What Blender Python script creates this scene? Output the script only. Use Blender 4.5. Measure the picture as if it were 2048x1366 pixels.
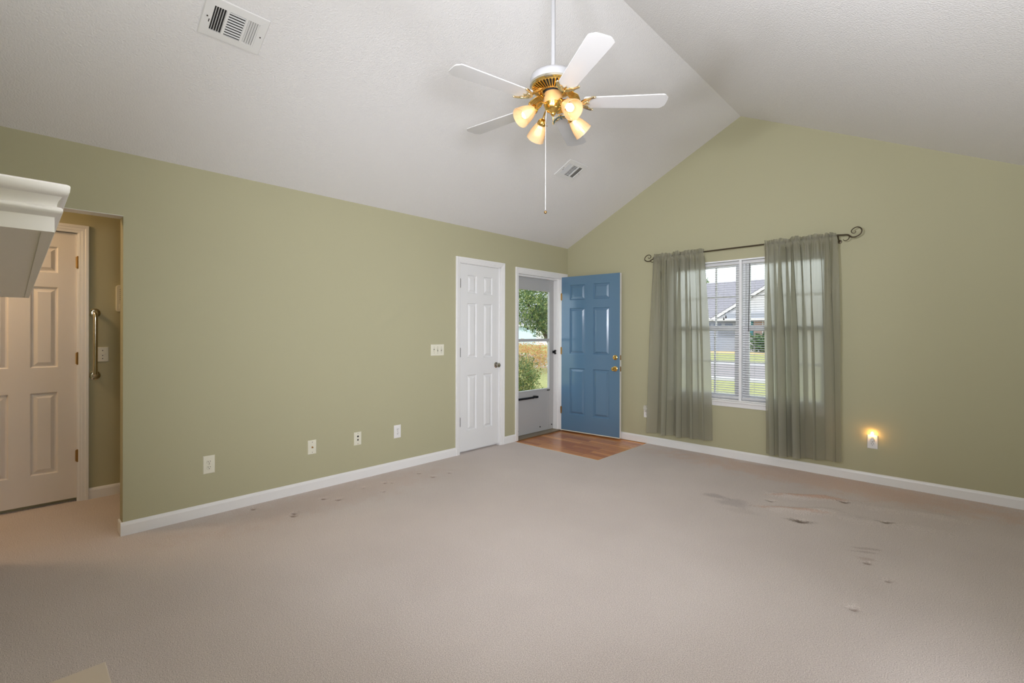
import bpy, math, random
import numpy as np
from mathutils import Vector, Matrix

random.seed(7)
rng = np.random.default_rng(7)
PI = math.pi
S = bpy.context.scene
for o in list(bpy.data.objects):
    bpy.data.objects.remove(o)
COL = S.collection

# ------------------------------------------------------------------ camera
CX, CY, CH = 3.896, -5.193, 1.309
cam_data = bpy.data.cameras.new('camera')
cam_data.sensor_width = 36.0
cam_data.lens = 36.0 * 944.2 / 2048.0
cam_data.shift_y = -(683 - 666.8) / 2048.0
cam_data.clip_start = 0.02
cam_data.clip_end = 500
cam = bpy.data.objects.new('camera', cam_data)
COL.objects.link(cam)
_yaw, _roll = -0.76063, 0.00307
_a = Vector((math.sin(_yaw), math.cos(_yaw), -0.00128)).normalized()
_r = Vector((math.cos(_yaw), -math.sin(_yaw), 0))
_u = _r.cross(_a)
_r2 = _r * math.cos(_roll) + _u * math.sin(_roll)
_u2 = -_r * math.sin(_roll) + _u * math.cos(_roll)
cam.matrix_world = Matrix(((_r2.x, _u2.x, -_a.x, CX), (_r2.y, _u2.y, -_a.y, CY), (_r2.z, _u2.z, -_a.z, CH), (0, 0, 0, 1)))
S.camera = cam

# ------------------------------------------------------------------ sky, sun, fill lights, exposure
S.view_settings.view_transform = 'Standard'
S.view_settings.look = 'None'
S.view_settings.gamma = 1.0
S.view_settings.use_curve_mapping = False
S.view_settings.exposure = 0.0
S.cycles.use_denoising = True
S.cycles.max_bounces = 10
S.cycles.diffuse_bounces = 6
S.cycles.transparent_max_bounces = 24
S.cycles.sample_clamp_indirect = 6.0

W = bpy.data.worlds.new('sky')
S.world = W
W.use_nodes = True
nt = W.node_tree
bg = nt.nodes['Background']
bg.inputs['Color'].default_value = (0.86, 0.93, 1.0, 1)
bg.inputs['Strength'].default_value = 2.2

def add_light(name, kind, loc, direction, energy, color=(1, 1, 1), size=(1, 1), angle=0.02):
    d = bpy.data.lights.new(name, kind)
    d.energy = energy
    d.color = color
    if kind == 'AREA':
        d.shape = 'RECTANGLE'
        d.size, d.size_y = size
    if kind == 'SUN':
        d.angle = angle
    o = bpy.data.objects.new(name, d)
    COL.objects.link(o)
    o.location = loc
    o.rotation_euler = Vector(direction).to_track_quat('-Z', 'Z').to_euler()
    return o

add_light('sun', 'SUN', (0, 0, 20), (0.0, 0.62, -0.8), 2.6, (1, 0.96, 0.9), angle=0.03)
# unseen area fill lights added to brighten the room, in place of flash
FILL_COLOR = (0.88, 0.91, 1.0)
for _loc, _dir, _pw, _size, _spread in (
        ((3.90, -4.98, 1.70), (-3.3, 1.5, 1.25), 5.5, (0.5, 0.5), 95),
        ((3.95, -4.90, 1.75), (0.2, 0.1, 1.0), 20, (0.6, 0.6), 180),
        ((3.92, -4.95, 1.60), (-3.6, 3.5, -0.35), 30, (0.6, 0.6), 88),
        ((2.40, -5.28, 1.90), (0.20, 0.4, 1.0), 18, (0.6, 0.14), 180),
        ((3.00, -5.28, 1.90), (0.9, 3.2, 1.2), 39, (0.6, 0.14), 100),
        ((4.42, -3.10, 0.80), (-1.0, 0.1, 0.25), 16, (0.9, 0.9), 180)):
    add_light('fill_light', 'AREA', _loc, _dir, _pw, FILL_COLOR, _size).data.spread = math.radians(_spread)

# ------------------------------------------------------------------ materials
MAT = {}

def new_mat(name):
    m = bpy.data.materials.new(name)
    m.use_nodes = True
    MAT[name] = m
    return m, m.node_tree.nodes, m.node_tree.links, m.node_tree.nodes['Principled BSDF']

def srgb(r, g, b):
    f = lambda c: (c / 255 / 12.92) if c / 255 <= 0.04045 else ((c / 255 + 0.055) / 1.055) ** 2.4
    return (f(r), f(g), f(b), 1)

def simple(name, rgb, rough=0.5, metal=0.0, bump=0.0, scale=60, spec=0.5, vary=0.0):
    m, N, L, b = new_mat(name)
    b.inputs['Base Color'].default_value = srgb(*rgb)
    b.inputs['Roughness'].default_value = rough
    b.inputs['Metallic'].default_value = metal
    b.inputs['Specular IOR Level'].default_value = spec
    tc = N.new('ShaderNodeTexCoord')
    n = N.new('ShaderNodeTexNoise')
    n.inputs['Scale'].default_value = scale
    n.inputs['Detail'].default_value = 3
    L.new(tc.outputs['Object'], n.inputs['Vector'])
    if bump:
        bp = N.new('ShaderNodeBump')
        bp.inputs['Strength'].default_value = bump
        bp.inputs['Distance'].default_value = 0.004
        L.new(n.outputs['Fac'], bp.inputs['Height'])
        L.new(bp.outputs['Normal'], b.inputs['Normal'])
    if vary:
        mx = N.new('ShaderNodeMix')
        mx.data_type = 'RGBA'
        c = srgb(*rgb)
        mx.inputs[6].default_value = tuple(x * (1 - vary) for x in c[:3]) + (1,)
        mx.inputs[7].default_value = tuple(min(1, x * (1 + vary)) for x in c[:3]) + (1,)
        L.new(n.outputs['Fac'], mx.inputs[0])
        L.new(mx.outputs[2], b.inputs['Base Color'])
    return m

simple('green_paint', (178, 174, 144), 0.75, bump=0.10, scale=220, spec=0.25)
simple('ceiling_paint', (229, 227, 226), 0.9, bump=1.0, scale=120, spec=0.1)
simple('white_trim', (232, 231, 230), 0.35, bump=0.02, scale=30)
simple('white_door', (226, 226, 226), 0.4, bump=0.05, scale=90)
simple('hall_door_paint', (226, 220, 214), 0.45, bump=0.05, scale=90)
simple('blue_door', (88, 122, 150), 0.16, bump=0.015, scale=70, spec=0.8)
simple('storm_door', (178, 178, 177), 0.45, bump=0.02)
simple('ivory_plastic', (224, 221, 203), 0.35)
simple('white_plastic', (232, 230, 228), 0.35)
simple('dark_slot', (28, 24, 20), 0.6)
simple('black_metal', (22, 22, 24), 0.4, metal=0.3)
simple('hinge_bronze', (70, 64, 55), 0.4, metal=0.8)
simple('brass', (236, 196, 112), 0.18, metal=1.0)
simple('pale_brass', (240, 224, 184), 0.2, metal=1.0)
simple('hinge_brass', (176, 138, 84), 0.35, metal=1.0)
simple('satin_nickel', (190, 184, 174), 0.25, metal=1.0)
simple('chrome', (214, 208, 190), 0.12, metal=1.0)
simple('tan_housing', (222, 180, 122), 0.4, metal=0.25)
simple('fan_white', (176, 175, 176), 0.35)
simple('blade_white', (198, 196, 194), 0.25, bump=0.01)
simple('rod_iron', (84, 74, 58), 0.4, metal=0.7)
simple('vinyl', (240, 241, 243), 0.35)
simple('slat_white', (214, 214, 216), 0.4)
simple('slat', (168, 169, 173), 0.4)  # slat white darkened in the colour so backlit slats read as dark lines
simple('cord', (205, 205, 205), 0.7)
simple('duct_dark', (38, 36, 34), 0.9)
simple('vent_white', (226, 225, 223), 0.45)
simple('hearth_tile', (214, 200, 182), 0.3, bump=0.02, scale=12, vary=0.05)
simple('mantel_paint', (226, 222, 216), 0.4, bump=0.02)
simple('threshold', (150, 135, 110), 0.4, metal=0.6)
simple('lawn_grass', (150, 150, 100), 0.95, bump=0.5, scale=9, vary=0.35, spec=0.1)
simple('asphalt', (136, 127, 128), 0.9, bump=0.2, scale=20, vary=0.08)
simple('siding_grey', (188, 185, 188), 0.8)
simple('siding_blue', (196, 214, 224), 0.8)
simple('garage_blue', (150, 153, 166), 0.6)
simple('window_dark', (86, 96, 122), 0.2)
simple('shutter_teal', (70, 138, 150), 0.6)
simple('brick_tan', (186, 158, 150), 0.9, vary=0.2, scale=8)
simple('straw', (196, 168, 120), 0.95, vary=0.2, scale=6)
simple('bark', (92, 78, 64), 0.9, bump=0.4, scale=14)

def leaf_mat(name, c1, c2, c3):
    m, N, L, b = new_mat(name)
    g = N.new('ShaderNodeNewGeometry')
    r = N.new('ShaderNodeValToRGB')
    r.color_ramp.elements[0].color = srgb(*c1)
    r.color_ramp.elements[1].color = srgb(*c3)
    e = r.color_ramp.elements.new(0.5)
    e.color = srgb(*c2)
    L.new(g.outputs['Random Per Island'], r.inputs['Fac'])
    L.new(r.outputs['Color'], b.inputs['Base Color'])
    b.inputs['Roughness'].default_value = 0.6
    b.inputs['Specular IOR Level'].default_value = 0.2
    tr = N.new('ShaderNodeBsdfTranslucent')
    L.new(r.outputs['Color'], tr.inputs['Color'])
    mx = N.new('ShaderNodeMixShader')
    mx.inputs[0].default_value = 0.35
    L.new(b.outputs[0], mx.inputs[1])
    L.new(tr.outputs[0], mx.inputs[2])
    L.new(mx.outputs[0], N['Material Output'].inputs['Surface'])

leaf_mat('tree_leaves', (74, 100, 66), (118, 140, 88), (176, 180, 118))
leaf_mat('bush_leaves', (72, 98, 58), (124, 140, 80), (182, 168, 112))
leaf_mat('red_leaves', (190, 120, 92), (206, 168, 110), (170, 172, 104))
leaf_mat('dark_leaves', (62, 92, 58), (90, 118, 76), (120, 140, 96))

def roof_mat():
    m, N, L, b = new_mat('roof_shingle')
    tc = N.new('ShaderNodeTexCoord')
    br = N.new('ShaderNodeTexBrick')
    br.inputs['Scale'].default_value = 3.0
    br.inputs['Color1'].default_value = srgb(136, 132, 138)
    br.inputs['Color2'].default_value = srgb(124, 120, 128)
    br.inputs['Mortar'].default_value = srgb(130, 126, 136)
    L.new(tc.outputs['Object'], br.inputs['Vector'])
    L.new(br.outputs['Color'], b.inputs['Base Color'])
    b.inputs['Roughness'].default_value = 0.9
roof_mat()

def glass_mat(name, tint=(1, 1, 1), gl=0.06):
    m, N, L, b = new_mat(name)
    N.remove(b)
    t = N.new('ShaderNodeBsdfTransparent')
    t.inputs['Color'].default_value = tint + (1,)
    g = N.new('ShaderNodeBsdfGlossy')
    g.inputs['Roughness'].default_value = 0.02
    lw = N.new('ShaderNodeLayerWeight')
    lw.inputs['Blend'].default_value = 0.12
    f = N.new('ShaderNodeMath')
    f.operation = 'MULTIPLY'
    f.inputs[1].default_value = gl * 6
    L.new(lw.outputs['Facing'], f.inputs[0])
    mx = N.new('ShaderNodeMixShader')
    L.new(f.outputs[0], mx.inputs[0])
    L.new(t.outputs[0], mx.inputs[1])
    L.new(g.outputs[0], mx.inputs[2])
    L.new(mx.outputs[0], N['Material Output'].inputs['Surface'])
glass_mat('window_glass', (0.96, 0.98, 0.98))

def translucent_mat(name, rgb, trans, transp=0.0, rough=0.5, bump=0.0, wave=None, emit=0.0):
    m, N, L, b = new_mat(name)
    c = srgb(*rgb)
    b.inputs['Base Color'].default_value = c
    b.inputs['Roughness'].default_value = rough
    t = N.new('ShaderNodeBsdfTranslucent')
    t.inputs['Color'].default_value = c
    mx = N.new('ShaderNodeMixShader')
    mx.inputs[0].default_value = trans
    L.new(b.outputs[0], mx.inputs[1])
    L.new(t.outputs[0], mx.inputs[2])
    out = mx
    if transp:
        tp = N.new('ShaderNodeBsdfTransparent')
        m2 = N.new('ShaderNodeMixShader')
        m2.inputs[0].default_value = transp
        L.new(mx.outputs[0], m2.inputs[1])
        L.new(tp.outputs[0], m2.inputs[2])
        out = m2
    if bump:
        tc = N.new('ShaderNodeTexCoord')
        n = N.new('ShaderNodeTexNoise')
        n.inputs['Scale'].default_value = 55
        mp = N.new('ShaderNodeMapping')
        mp.inputs['Scale'].default_value = (1, 1, 0.25)
        L.new(tc.outputs['Object'], mp.inputs['Vector'])
        L.new(mp.outputs['Vector'], n.inputs['Vector'])
        bp = N.new('ShaderNodeBump')
        bp.inputs['Strength'].default_value = bump
        bp.inputs['Distance'].default_value = 0.004
        L.new(n.outputs['Fac'], bp.inputs['Height'])
        L.new(bp.outputs['Normal'], b.inputs['Normal'])
    L.new(out.outputs[0], N['Material Output'].inputs['Surface'])
    return m
def curtain_mat():
    m = translucent_mat('curtain_fabric', (200, 198, 184), 0.60, 0.0, 0.45, 0.12)
    N, L = m.node_tree.nodes, m.node_tree.links
    out = N['Material Output']
    src = out.inputs['Surface'].links[0].from_socket
    rf = N.new('ShaderNodeBsdfRefraction')
    rf.inputs['Color'].default_value = srgb(236, 236, 224)
    rf.inputs['Roughness'].default_value = 0.75
    rf.inputs['IOR'].default_value = 1.2
    mx = N.new('ShaderNodeMixShader')
    mx.inputs[0].default_value = 0.40
    L.new(src, mx.inputs[1])
    L.new(rf.outputs[0], mx.inputs[2])
    L.new(mx.outputs[0], out.inputs['Surface'])
curtain_mat()
translucent_mat('shade_glass', (244, 214, 168), 0.4, 0.42, 0.15)
translucent_mat('clear_plastic', (230, 228, 220), 0.3, 0.45, 0.2)

def emit_mat(name, rgb, strength):
    m, N, L, b = new_mat(name)
    b.inputs['Base Color'].default_value = srgb(*rgb)
    b.inputs['Emission Color'].default_value = srgb(*rgb)
    b.inputs['Emission Strength'].default_value = strength
emit_mat('fan_bulb', (255, 232, 196), 2.4)
emit_mat('night_bulb', (255, 186, 92), 60)
emit_mat('hall_bulb', (255, 216, 172), 78)

def wood_mat():
    m, N, L, b = new_mat('hardwood')
    tc = N.new('ShaderNodeTexCoord')
    br = N.new('ShaderNodeTexBrick')
    br.inputs['Scale'].default_value = 1.0
    br.inputs['Brick Width'].default_value = 0.62
    br.inputs['Row Height'].default_value = 0.083
    br.inputs['Mortar Size'].default_value = 0.0012
    br.inputs['Bias'].default_value = -0.1
    br.inputs['Color1'].default_value = srgb(222, 150, 84)
    br.inputs['Color2'].default_value = srgb(168, 100, 54)
    br.inputs['Mortar'].default_value = srgb(84, 48, 28)
    L.new(tc.outputs['Object'], br.inputs['Vector'])
    mp = N.new('ShaderNodeMapping')
    mp.inputs['Scale'].default_value = (2.5, 38, 1)
    n = N.new('ShaderNodeTexNoise')
    n.inputs['Scale'].default_value = 2.2
    n.inputs['Detail'].default_value = 6
    L.new(tc.outputs['Object'], mp.inputs['Vector'])
    L.new(mp.outputs['Vector'], n.inputs['Vector'])
    mx = N.new('ShaderNodeMix')
    mx.data_type = 'RGBA'
    mx.blend_type = 'OVERLAY'
    mx.inputs[0].default_value = 0.55
    L.new(br.outputs['Color'], mx.inputs[6])
    L.new(n.outputs['Fac'], mx.inputs[7])
    L.new(mx.outputs[2], b.inputs['Base Color'])
    b.inputs['Roughness'].default_value = 0.22
wood_mat()

# carpet: (x, y, radius x, radius y, rotation, strength, tint)
STAINS_DENT_SHADE = [
    (2.47, -1.31, 0.10, 0.055, 0.2, 0.55, (128, 118, 112)),
    (2.62, -1.37, 0.14, 0.10, 0.4, 0.45, (124, 116, 112)),
    (2.72, -1.50, 0.15, 0.06, 0.2, 0.20, (140, 130, 122)),
    (3.03, -0.82, 0.30, 0.030, 0.55, 0.50, (160, 112, 76)),
    (2.98, -1.22, 0.26, 0.030, 0.45, 0.40, (166, 118, 84)),
    (3.08, -1.41, 0.09, 0.035, 0.3, 0.70, (92, 78, 62)),
    (3.50, -1.78, 0.06, 0.025, 0.3, 0.30, (126, 100, 80)),
    (3.48, -1.62, 0.08, 0.018, 0.5, 0.35, (120, 104, 92)),
    (3.48, -1.68, 0.08, 0.016, 0.5, 0.35, (120, 104, 92)),
    (3.52, -1.04, 0.06, 0.020, 0.3, 0.60, (98, 82, 64)),
    (3.24, -0.74, 0.05, 0.018, 0.3, 0.60, (98, 82, 64)),
    (2.82, -1.11, 0.045, 0.016, 0.3, 0.55, (98, 86, 72)),
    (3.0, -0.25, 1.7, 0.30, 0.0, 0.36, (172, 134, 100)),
    (0.28, -3.4, 0.30, 1.1, 0.0, 0.22, (160, 128, 106)),
]
DENTS = [(0.446, -3.825, 0.035), (0.40, -3.80, 0.03), (0.262, -3.521, 0.028), (0.36, -3.45, 0.035), (0.24, -3.175, 0.02), (0.258, -2.971, 0.03),
         (0.30, -2.93, 0.02), (0.419, -2.576, 0.032), (0.24, -2.60, 0.028), (0.433, -2.39, 0.025), (0.10, -3.98, 0.03), (0.45, -3.10, 0.02),
         (2.82, -1.11, 0.03), (3.24, -0.74, 0.035), (3.52, -1.04, 0.035), (3.08, -1.41, 0.05), (3.51, -1.83, 0.03), (3.53, -2.44, 0.03), (3.62, -2.0, 0.025)]
RIDGES = [(2.72, -0.95, 3.25, -0.70, 0.045, 0.022), (2.80, -1.30, 3.30, -1.02, 0.05, 0.018), (3.25, -0.72, 4.0, -0.62, 0.06, 0.010), (3.2, -1.12, 3.9, -0.95, 0.06, 0.009)]

STAINS_DENT_SHADE += [(x, y, r * 0.75, r * 0.55, 0.6, 0.6, (100, 80, 62)) for (x, y, r) in DENTS]  # dark tint that paints shade into each carpet dent

def carpet_mat():
    m, N, L, b = new_mat('carpet')
    tc = N.new('ShaderNodeTexCoord')
    def noise(scale, detail=2.0):
        n = N.new('ShaderNodeTexNoise')
        n.inputs['Scale'].default_value = scale
        n.inputs['Detail'].default_value = detail
        L.new(tc.outputs['Object'], n.inputs['Vector'])
        return n.outputs['Fac']
    def math_(op, a, bb=None):
        n = N.new('ShaderNodeMath')
        n.operation = op
        for i, v in enumerate((a, bb)):
            if v is None:
                continue
            if isinstance(v, (int, float)):
                n.inputs[i].default_value = v
            else:
                L.new(v, n.inputs[i])
        return n.outputs[0]
    def mix(fac, c1, c2):
        n = N.new('ShaderNodeMix')
        n.data_type = 'RGBA'
        L.new(fac, n.inputs[0])
        for i, c in ((6, c1), (7, c2)):
            if isinstance(c, tuple):
                n.inputs[i].default_value = c
            else:
                L.new(c, n.inputs[i])
        return n.outputs[2]
    fine = noise(235, 3)
    broad = noise(1.3, 3)
    f = math_('MULTIPLY', math_('SUBTRACT', fine, 0.32), 2.6)
    f2 = math_('ADD', math_('MULTIPLY', f, 0.72), math_('MULTIPLY', broad, 0.28))
    col = mix(f2, srgb(168, 154, 147), srgb(240, 229, 222))
    warp = noise(9, 3)
    grit = noise(70, 2)
    for (x, y, rx, ry, rot, st, tint) in STAINS_DENT_SHADE:
        mp = N.new('ShaderNodeMapping')
        mp.vector_type = 'TEXTURE'
        mp.inputs['Location'].default_value = (x, y, 0)
        mp.inputs['Rotation'].default_value = (0, 0, rot)
        mp.inputs['Scale'].default_value = (rx, ry, 1)
        L.new(tc.outputs['Object'], mp.inputs['Vector'])
        ln = N.new('ShaderNodeVectorMath')
        ln.operation = 'LENGTH'
        L.new(mp.outputs['Vector'], ln.inputs[0])
        d = math_('ADD', ln.outputs['Value'], math_('ADD', math_('MULTIPLY', math_('SUBTRACT', warp, 0.5), 1.5), math_('MULTIPLY', math_('SUBTRACT', grit, 0.5), 1.3)))
        mr = N.new('ShaderNodeMapRange')
        mr.interpolation_type = 'SMOOTHSTEP'
        mr.inputs['From Min'].default_value = 1.25
        mr.inputs['From Max'].default_value = 0.35
        mr.inputs['To Min'].default_value = 0
        mr.inputs['To Max'].default_value = st
        L.new(d, mr.inputs['Value'])
        mm = N.new('ShaderNodeMix')
        mm.data_type = 'RGBA'
        mm.blend_type = 'MULTIPLY'
        L.new(mr.outputs[0], mm.inputs[0])
        L.new(col, mm.inputs[6])
        t = srgb(*tint)
        k = 1 / 0.42
        mm.inputs[7].default_value = (min(1, t[0] * k), min(1, t[1] * k * 1.12), min(1, t[2] * k * 1.28), 1)
        col = mm.outputs[2]
    L.new(col, b.inputs['Base Color'])
    b.inputs['Roughness'].default_value = 1.0
    b.inputs['Specular IOR Level'].default_value = 0.05
    b.inputs['Sheen Weight'].default_value = 0.15
    bp = N.new('ShaderNodeBump')
    bp.inputs['Strength'].default_value = 0.8
    bp.inputs['Distance'].default_value = 0.006
    L.new(fine, bp.inputs['Height'])
    L.new(bp.outputs['Normal'], b.inputs['Normal'])
carpet_mat()

# ------------------------------------------------------------------ mesh helpers
class MB:
    def __init__(self):
        self.v, self.f = [], []
    def add(self, vs, fs):
        n = len(self.v)
        self.v += [tuple(p) for p in vs]
        self.f += [tuple(i + n for i in f) for f in fs]
        return self
    def box(self, x0, x1, y0, y1, z0, z1):
        vs = [(x, y, z) for x in (x0, x1) for y in (y0, y1) for z in (z0, z1)]
        return self.add(vs, [(0, 1, 3, 2), (4, 6, 7, 5), (0, 4, 5, 1), (2, 3, 7, 6), (0, 2, 6, 4), (1, 5, 7, 3)])
    def prism(self, poly, d0, d1, axis='y'):
        n = len(poly)
        def P(p, d):
            return (p[0], d, p[1]) if axis == 'y' else ((d, p[0], p[1]) if axis == 'x' else (p[0], p[1], d))
        vs = [P(p, d0) for p in poly] + [P(p, d1) for p in poly]
        fs = [tuple(range(n))[::-1], tuple(range(n, 2 * n))] + [(i, (i + 1) % n, n + (i + 1) % n, n + i) for i in range(n)]
        return self.add(vs, fs)
    def lathe(self, prof, seg=32, M=None, close=True):
        vs, fs = [], []
        for (r, z) in prof:
            for k in range(seg):
                t = 2 * PI * k / seg
                vs.append((r * math.cos(t), r * math.sin(t), z))
        for i in range(len(prof) - 1):
            for k in range(seg):
                a, b = i * seg + k, i * seg + (k + 1) % seg
                fs.append((a, b, b + seg, a + seg))
        if close:
            fs.append(tuple(range(seg))[::-1])
            fs.append(tuple(range((len(prof) - 1) * seg, len(prof) * seg)))
        if M is not None:
            vs = [tuple(M @ Vector(p)) for p in vs]
        return self.add(vs, fs)
    def tube(self, pts, rad, seg=10):
        pts = [Vector(p) for p in pts]
        rr = rad if isinstance(rad, (list, tuple)) else [rad] * len(pts)
        vs, fs = [], []
        t0 = (pts[1] - pts[0]).normalized()
        nrm = t0.orthogonal().normalized()
        for i, p in enumerate(pts):
            t = (pts[min(i + 1, len(pts) - 1)] - pts[max(i - 1, 0)]).normalized()
            nrm = (nrm - t * nrm.dot(t)).normalized()
            bn = t.cross(nrm)
            for k in range(seg):
                a = 2 * PI * k / seg
                vs.append(tuple(p + (nrm * math.cos(a) + bn * math.sin(a)) * rr[i]))
        for i in range(len(pts) - 1):
            for k in range(seg):
                a, b = i * seg + k, i * seg + (k + 1) % seg
                fs.append((a, b, b + seg, a + seg))
        fs.append(tuple(range(seg))[::-1])
        fs.append(tuple(range((len(pts) - 1) * seg, len(pts) * seg)))
        return self.add(vs, fs)
    def sphere(self, c, r, seg=16, rings=8, sz=1.0):
        prof = [(max(1e-4, r * math.sin(PI * i / rings)), -r * sz * math.cos(PI * i / rings)) for i in range(rings + 1)]
        return self.lathe(prof, seg, Matrix.Translation(c))
    def xf(self, M):
        self.v = [tuple(M @ Vector(p)) for p in self.v]
        return self
    def build(self, name, mat, parent=None, smooth=False, bevel=0.0, loc=None, **props):
        me = bpy.data.meshes.new(name)
        me.from_pydata(self.v, [], self.f)
        me.validate()
        import bmesh
        bm = bmesh.new()
        bm.from_mesh(me)
        bmesh.ops.recalc_face_normals(bm, faces=bm.faces)
        bm.to_mesh(me)
        bm.free()
        me.materials.append(MAT[mat])
        o = bpy.data.objects.new(name, me)
        COL.objects.link(o)
        if parent is not None:
            o.parent = parent
        if loc is not None:
            o.location = loc
        if smooth:
            for p in me.polygons:
                p.use_smooth = True
            try:
                me.set_sharp_from_angle(angle=math.radians(smooth if smooth is not True else 40))
            except Exception:
                pass
        if bevel:
            bv = o.modifiers.new('bevel', 'BEVEL')
            bv.width = bevel
            bv.segments = 2
            bv.limit_method = 'ANGLE'
        for k, v in props.items():
            o[k] = v
        return o

def empty(name, loc, rz=0.0):
    o = bpy.data.objects.new(name, None)
    o.empty_display_size = 0.1
    COL.objects.link(o)
    o.location = loc
    o.rotation_euler = (0, 0, rz)
    return o

def thing(name, loc, label, cat, rz=0.0, group=None):
    return tag(empty(name, loc, rz), label, cat, group)

def tag(o, label, cat, group=None, kind=None):
    o['label'] = label
    o['category'] = cat
    if group:
        o['group'] = group
    if kind:
        o['kind'] = kind
    return o

def struct(o):
    o['kind'] = 'structure'
    return o

def copy_tree(o, parent=None):
    c = o.copy()
    COL.objects.link(c)
    if parent is not None:
        c.parent = parent
    for ch in [x for x in bpy.data.objects if x.parent == o]:
        copy_tree(ch, c)
    return c

def spline(pts, n=8):
    """Catmull-Rom through pts"""
    P = [Vector(p) for p in pts]
    P = [P[0] * 2 - P[1]] + P + [P[-1] * 2 - P[-2]]
    out = []
    for i in range(1, len(P) - 2):
        for k in range(n):
            t = k / n
            a, b, c, d = P[i - 1], P[i], P[i + 1], P[i + 2]
            out.append(0.5 * ((2 * b) + (c - a) * t + (2 * a - 5 * b + 4 * c - d) * t * t + (3 * b - a - 3 * c + d) * t ** 3))
    out.append(P[-2])
    return out

# ------------------------------------------------------------------ the shell
H, XR, ZR = 2.457, 2.228, 3.568
WX = 2 * XR                      # right wall
YB = -5.36                       # rear wall
HX = -1.04                       # far wall of the side hall
SL = (ZR - H) / XR

def pieces(u0, u1, z0, z1, holes):
    """rectangles covering [u0,u1]x[z0,z1] minus holes (a,b,za,zb)"""
    us = sorted({u0, u1, *[h[0] for h in holes], *[h[1] for h in holes]})
    out = []
    for a, b in zip(us, us[1:]):
        m = (a + b) / 2
        segs = [(z0, z1)]
        for h in holes:
            if h[0] < m < h[1]:
                ns = []
                for s in segs:
                    if h[2] > s[0]:
                        ns.append((s[0], min(s[1], h[2])))
                    if h[3] < s[1]:
                        ns.append((max(s[0], h[3]), s[1]))
                segs = ns
        out += [(a, b, s[0], s[1]) for s in segs if s[1] - s[0] > 1e-4]
    return out

OPEN_L = (-4.719, 2.051)          # hall opening edge and head
CL0, CL1 = -1.912, -1.292         # closet opening
EN0, EN1 = -0.994, -0.138         # entry opening
DTOP = 2.065
wl = MB()
for a, b, c, d in pieces(YB, 0.14, 0, H, [(YB, OPEN_L[0], 0, OPEN_L[1]), (CL0, CL1, 0, DTOP), (EN0, EN1, 0, 2.045)]):
    wl.box(-0.115, 0, a, b, c, d)
struct(wl.build('wall_left', 'green_paint'))
W0, W1, WZ0, WZ1 = 1.472, 2.984, 0.60, 2.085
wb = MB()
for a, b, c, d in pieces(0, WX, -0.4, H, [(W0, W1, WZ0, WZ1)]):
    wb.box(a, b, 0, 0.14, c, d)
wb.prism([(0, H), (WX, H), (XR, ZR)], 0, 0.14)
struct(wb.build('wall_back', 'green_paint'))
wr = MB()
for a, b, c, d in pieces(YB, 0.14, 0, H, []):
    wr.box(WX, WX + 0.14, a, b, c, d)
struct(wr.build('wall_right', 'green_paint'))
wq = MB()
for a, b, c, d in pieces(-0.115, WX, 0, H, []):
    wq.box(a, b, YB - 0.115, YB, c, d)
wq.prism([(-0.115, H), (WX, H), (XR, ZR)], YB - 0.115, YB)
struct(wq.build('wall_rear', 'green_paint'))
cl = MB()
y0, y1, t = YB - 0.115, 0.14, 0.12
cl.prism([(-0.115, H - 0.115 * SL), (XR, ZR), (XR, ZR + t), (-0.115, H - 0.115 * SL + t)], y0, y1)
cl.prism([(WX + 0.14, H - 0.14 * SL), (XR, ZR), (XR, ZR + t), (WX + 0.14, H - 0.14 * SL + t)], y0, y1)
struct(cl.build('ceiling', 'ceiling_paint'))
# the side hall
hw = MB()
hw.box(HX - 0.1, HX, -6.4, -5.632, 0, 2.44)
hw.box(HX - 0.1, HX, -4.862, -3.3, 0, 2.44)
hw.box(HX - 0.1, HX, -5.632, -4.862, 2.066, 2.44)
struct(hw.build('wall_hall', 'green_paint'))
he = MB()
he.box(HX - 0.1, -0.115, -6.5, -6.4, 0, 2.44)
he.box(HX - 0.1, -0.115, -3.4, -3.3, 0, 2.44)
he.box(-0.215, -0.115, -6.4, YB - 0.115, 0, 2.44)
struct(he.build('wall_hall_ends', 'green_paint'))
struct(MB().box(HX - 0.1, -0.115, -6.5, -3.3, 2.44, 2.54).build('ceiling_hall', 'ceiling_paint'))
struct(MB().box(HX - 0.095, HX - 0.06, -5.632, -4.862, -0.02, 2.066).build('hall_door_light_block', 'green_paint'))  # unseen block added behind the door so its bottom gap stays dark
# white painted underside of the hall opening's head
struct(MB().box(-0.1155, 0.0005, YB, OPEN_L[0], OPEN_L[1] - 0.002, OPEN_L[1] + 0.0005).build('trim_1', 'white_trim'))

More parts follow.
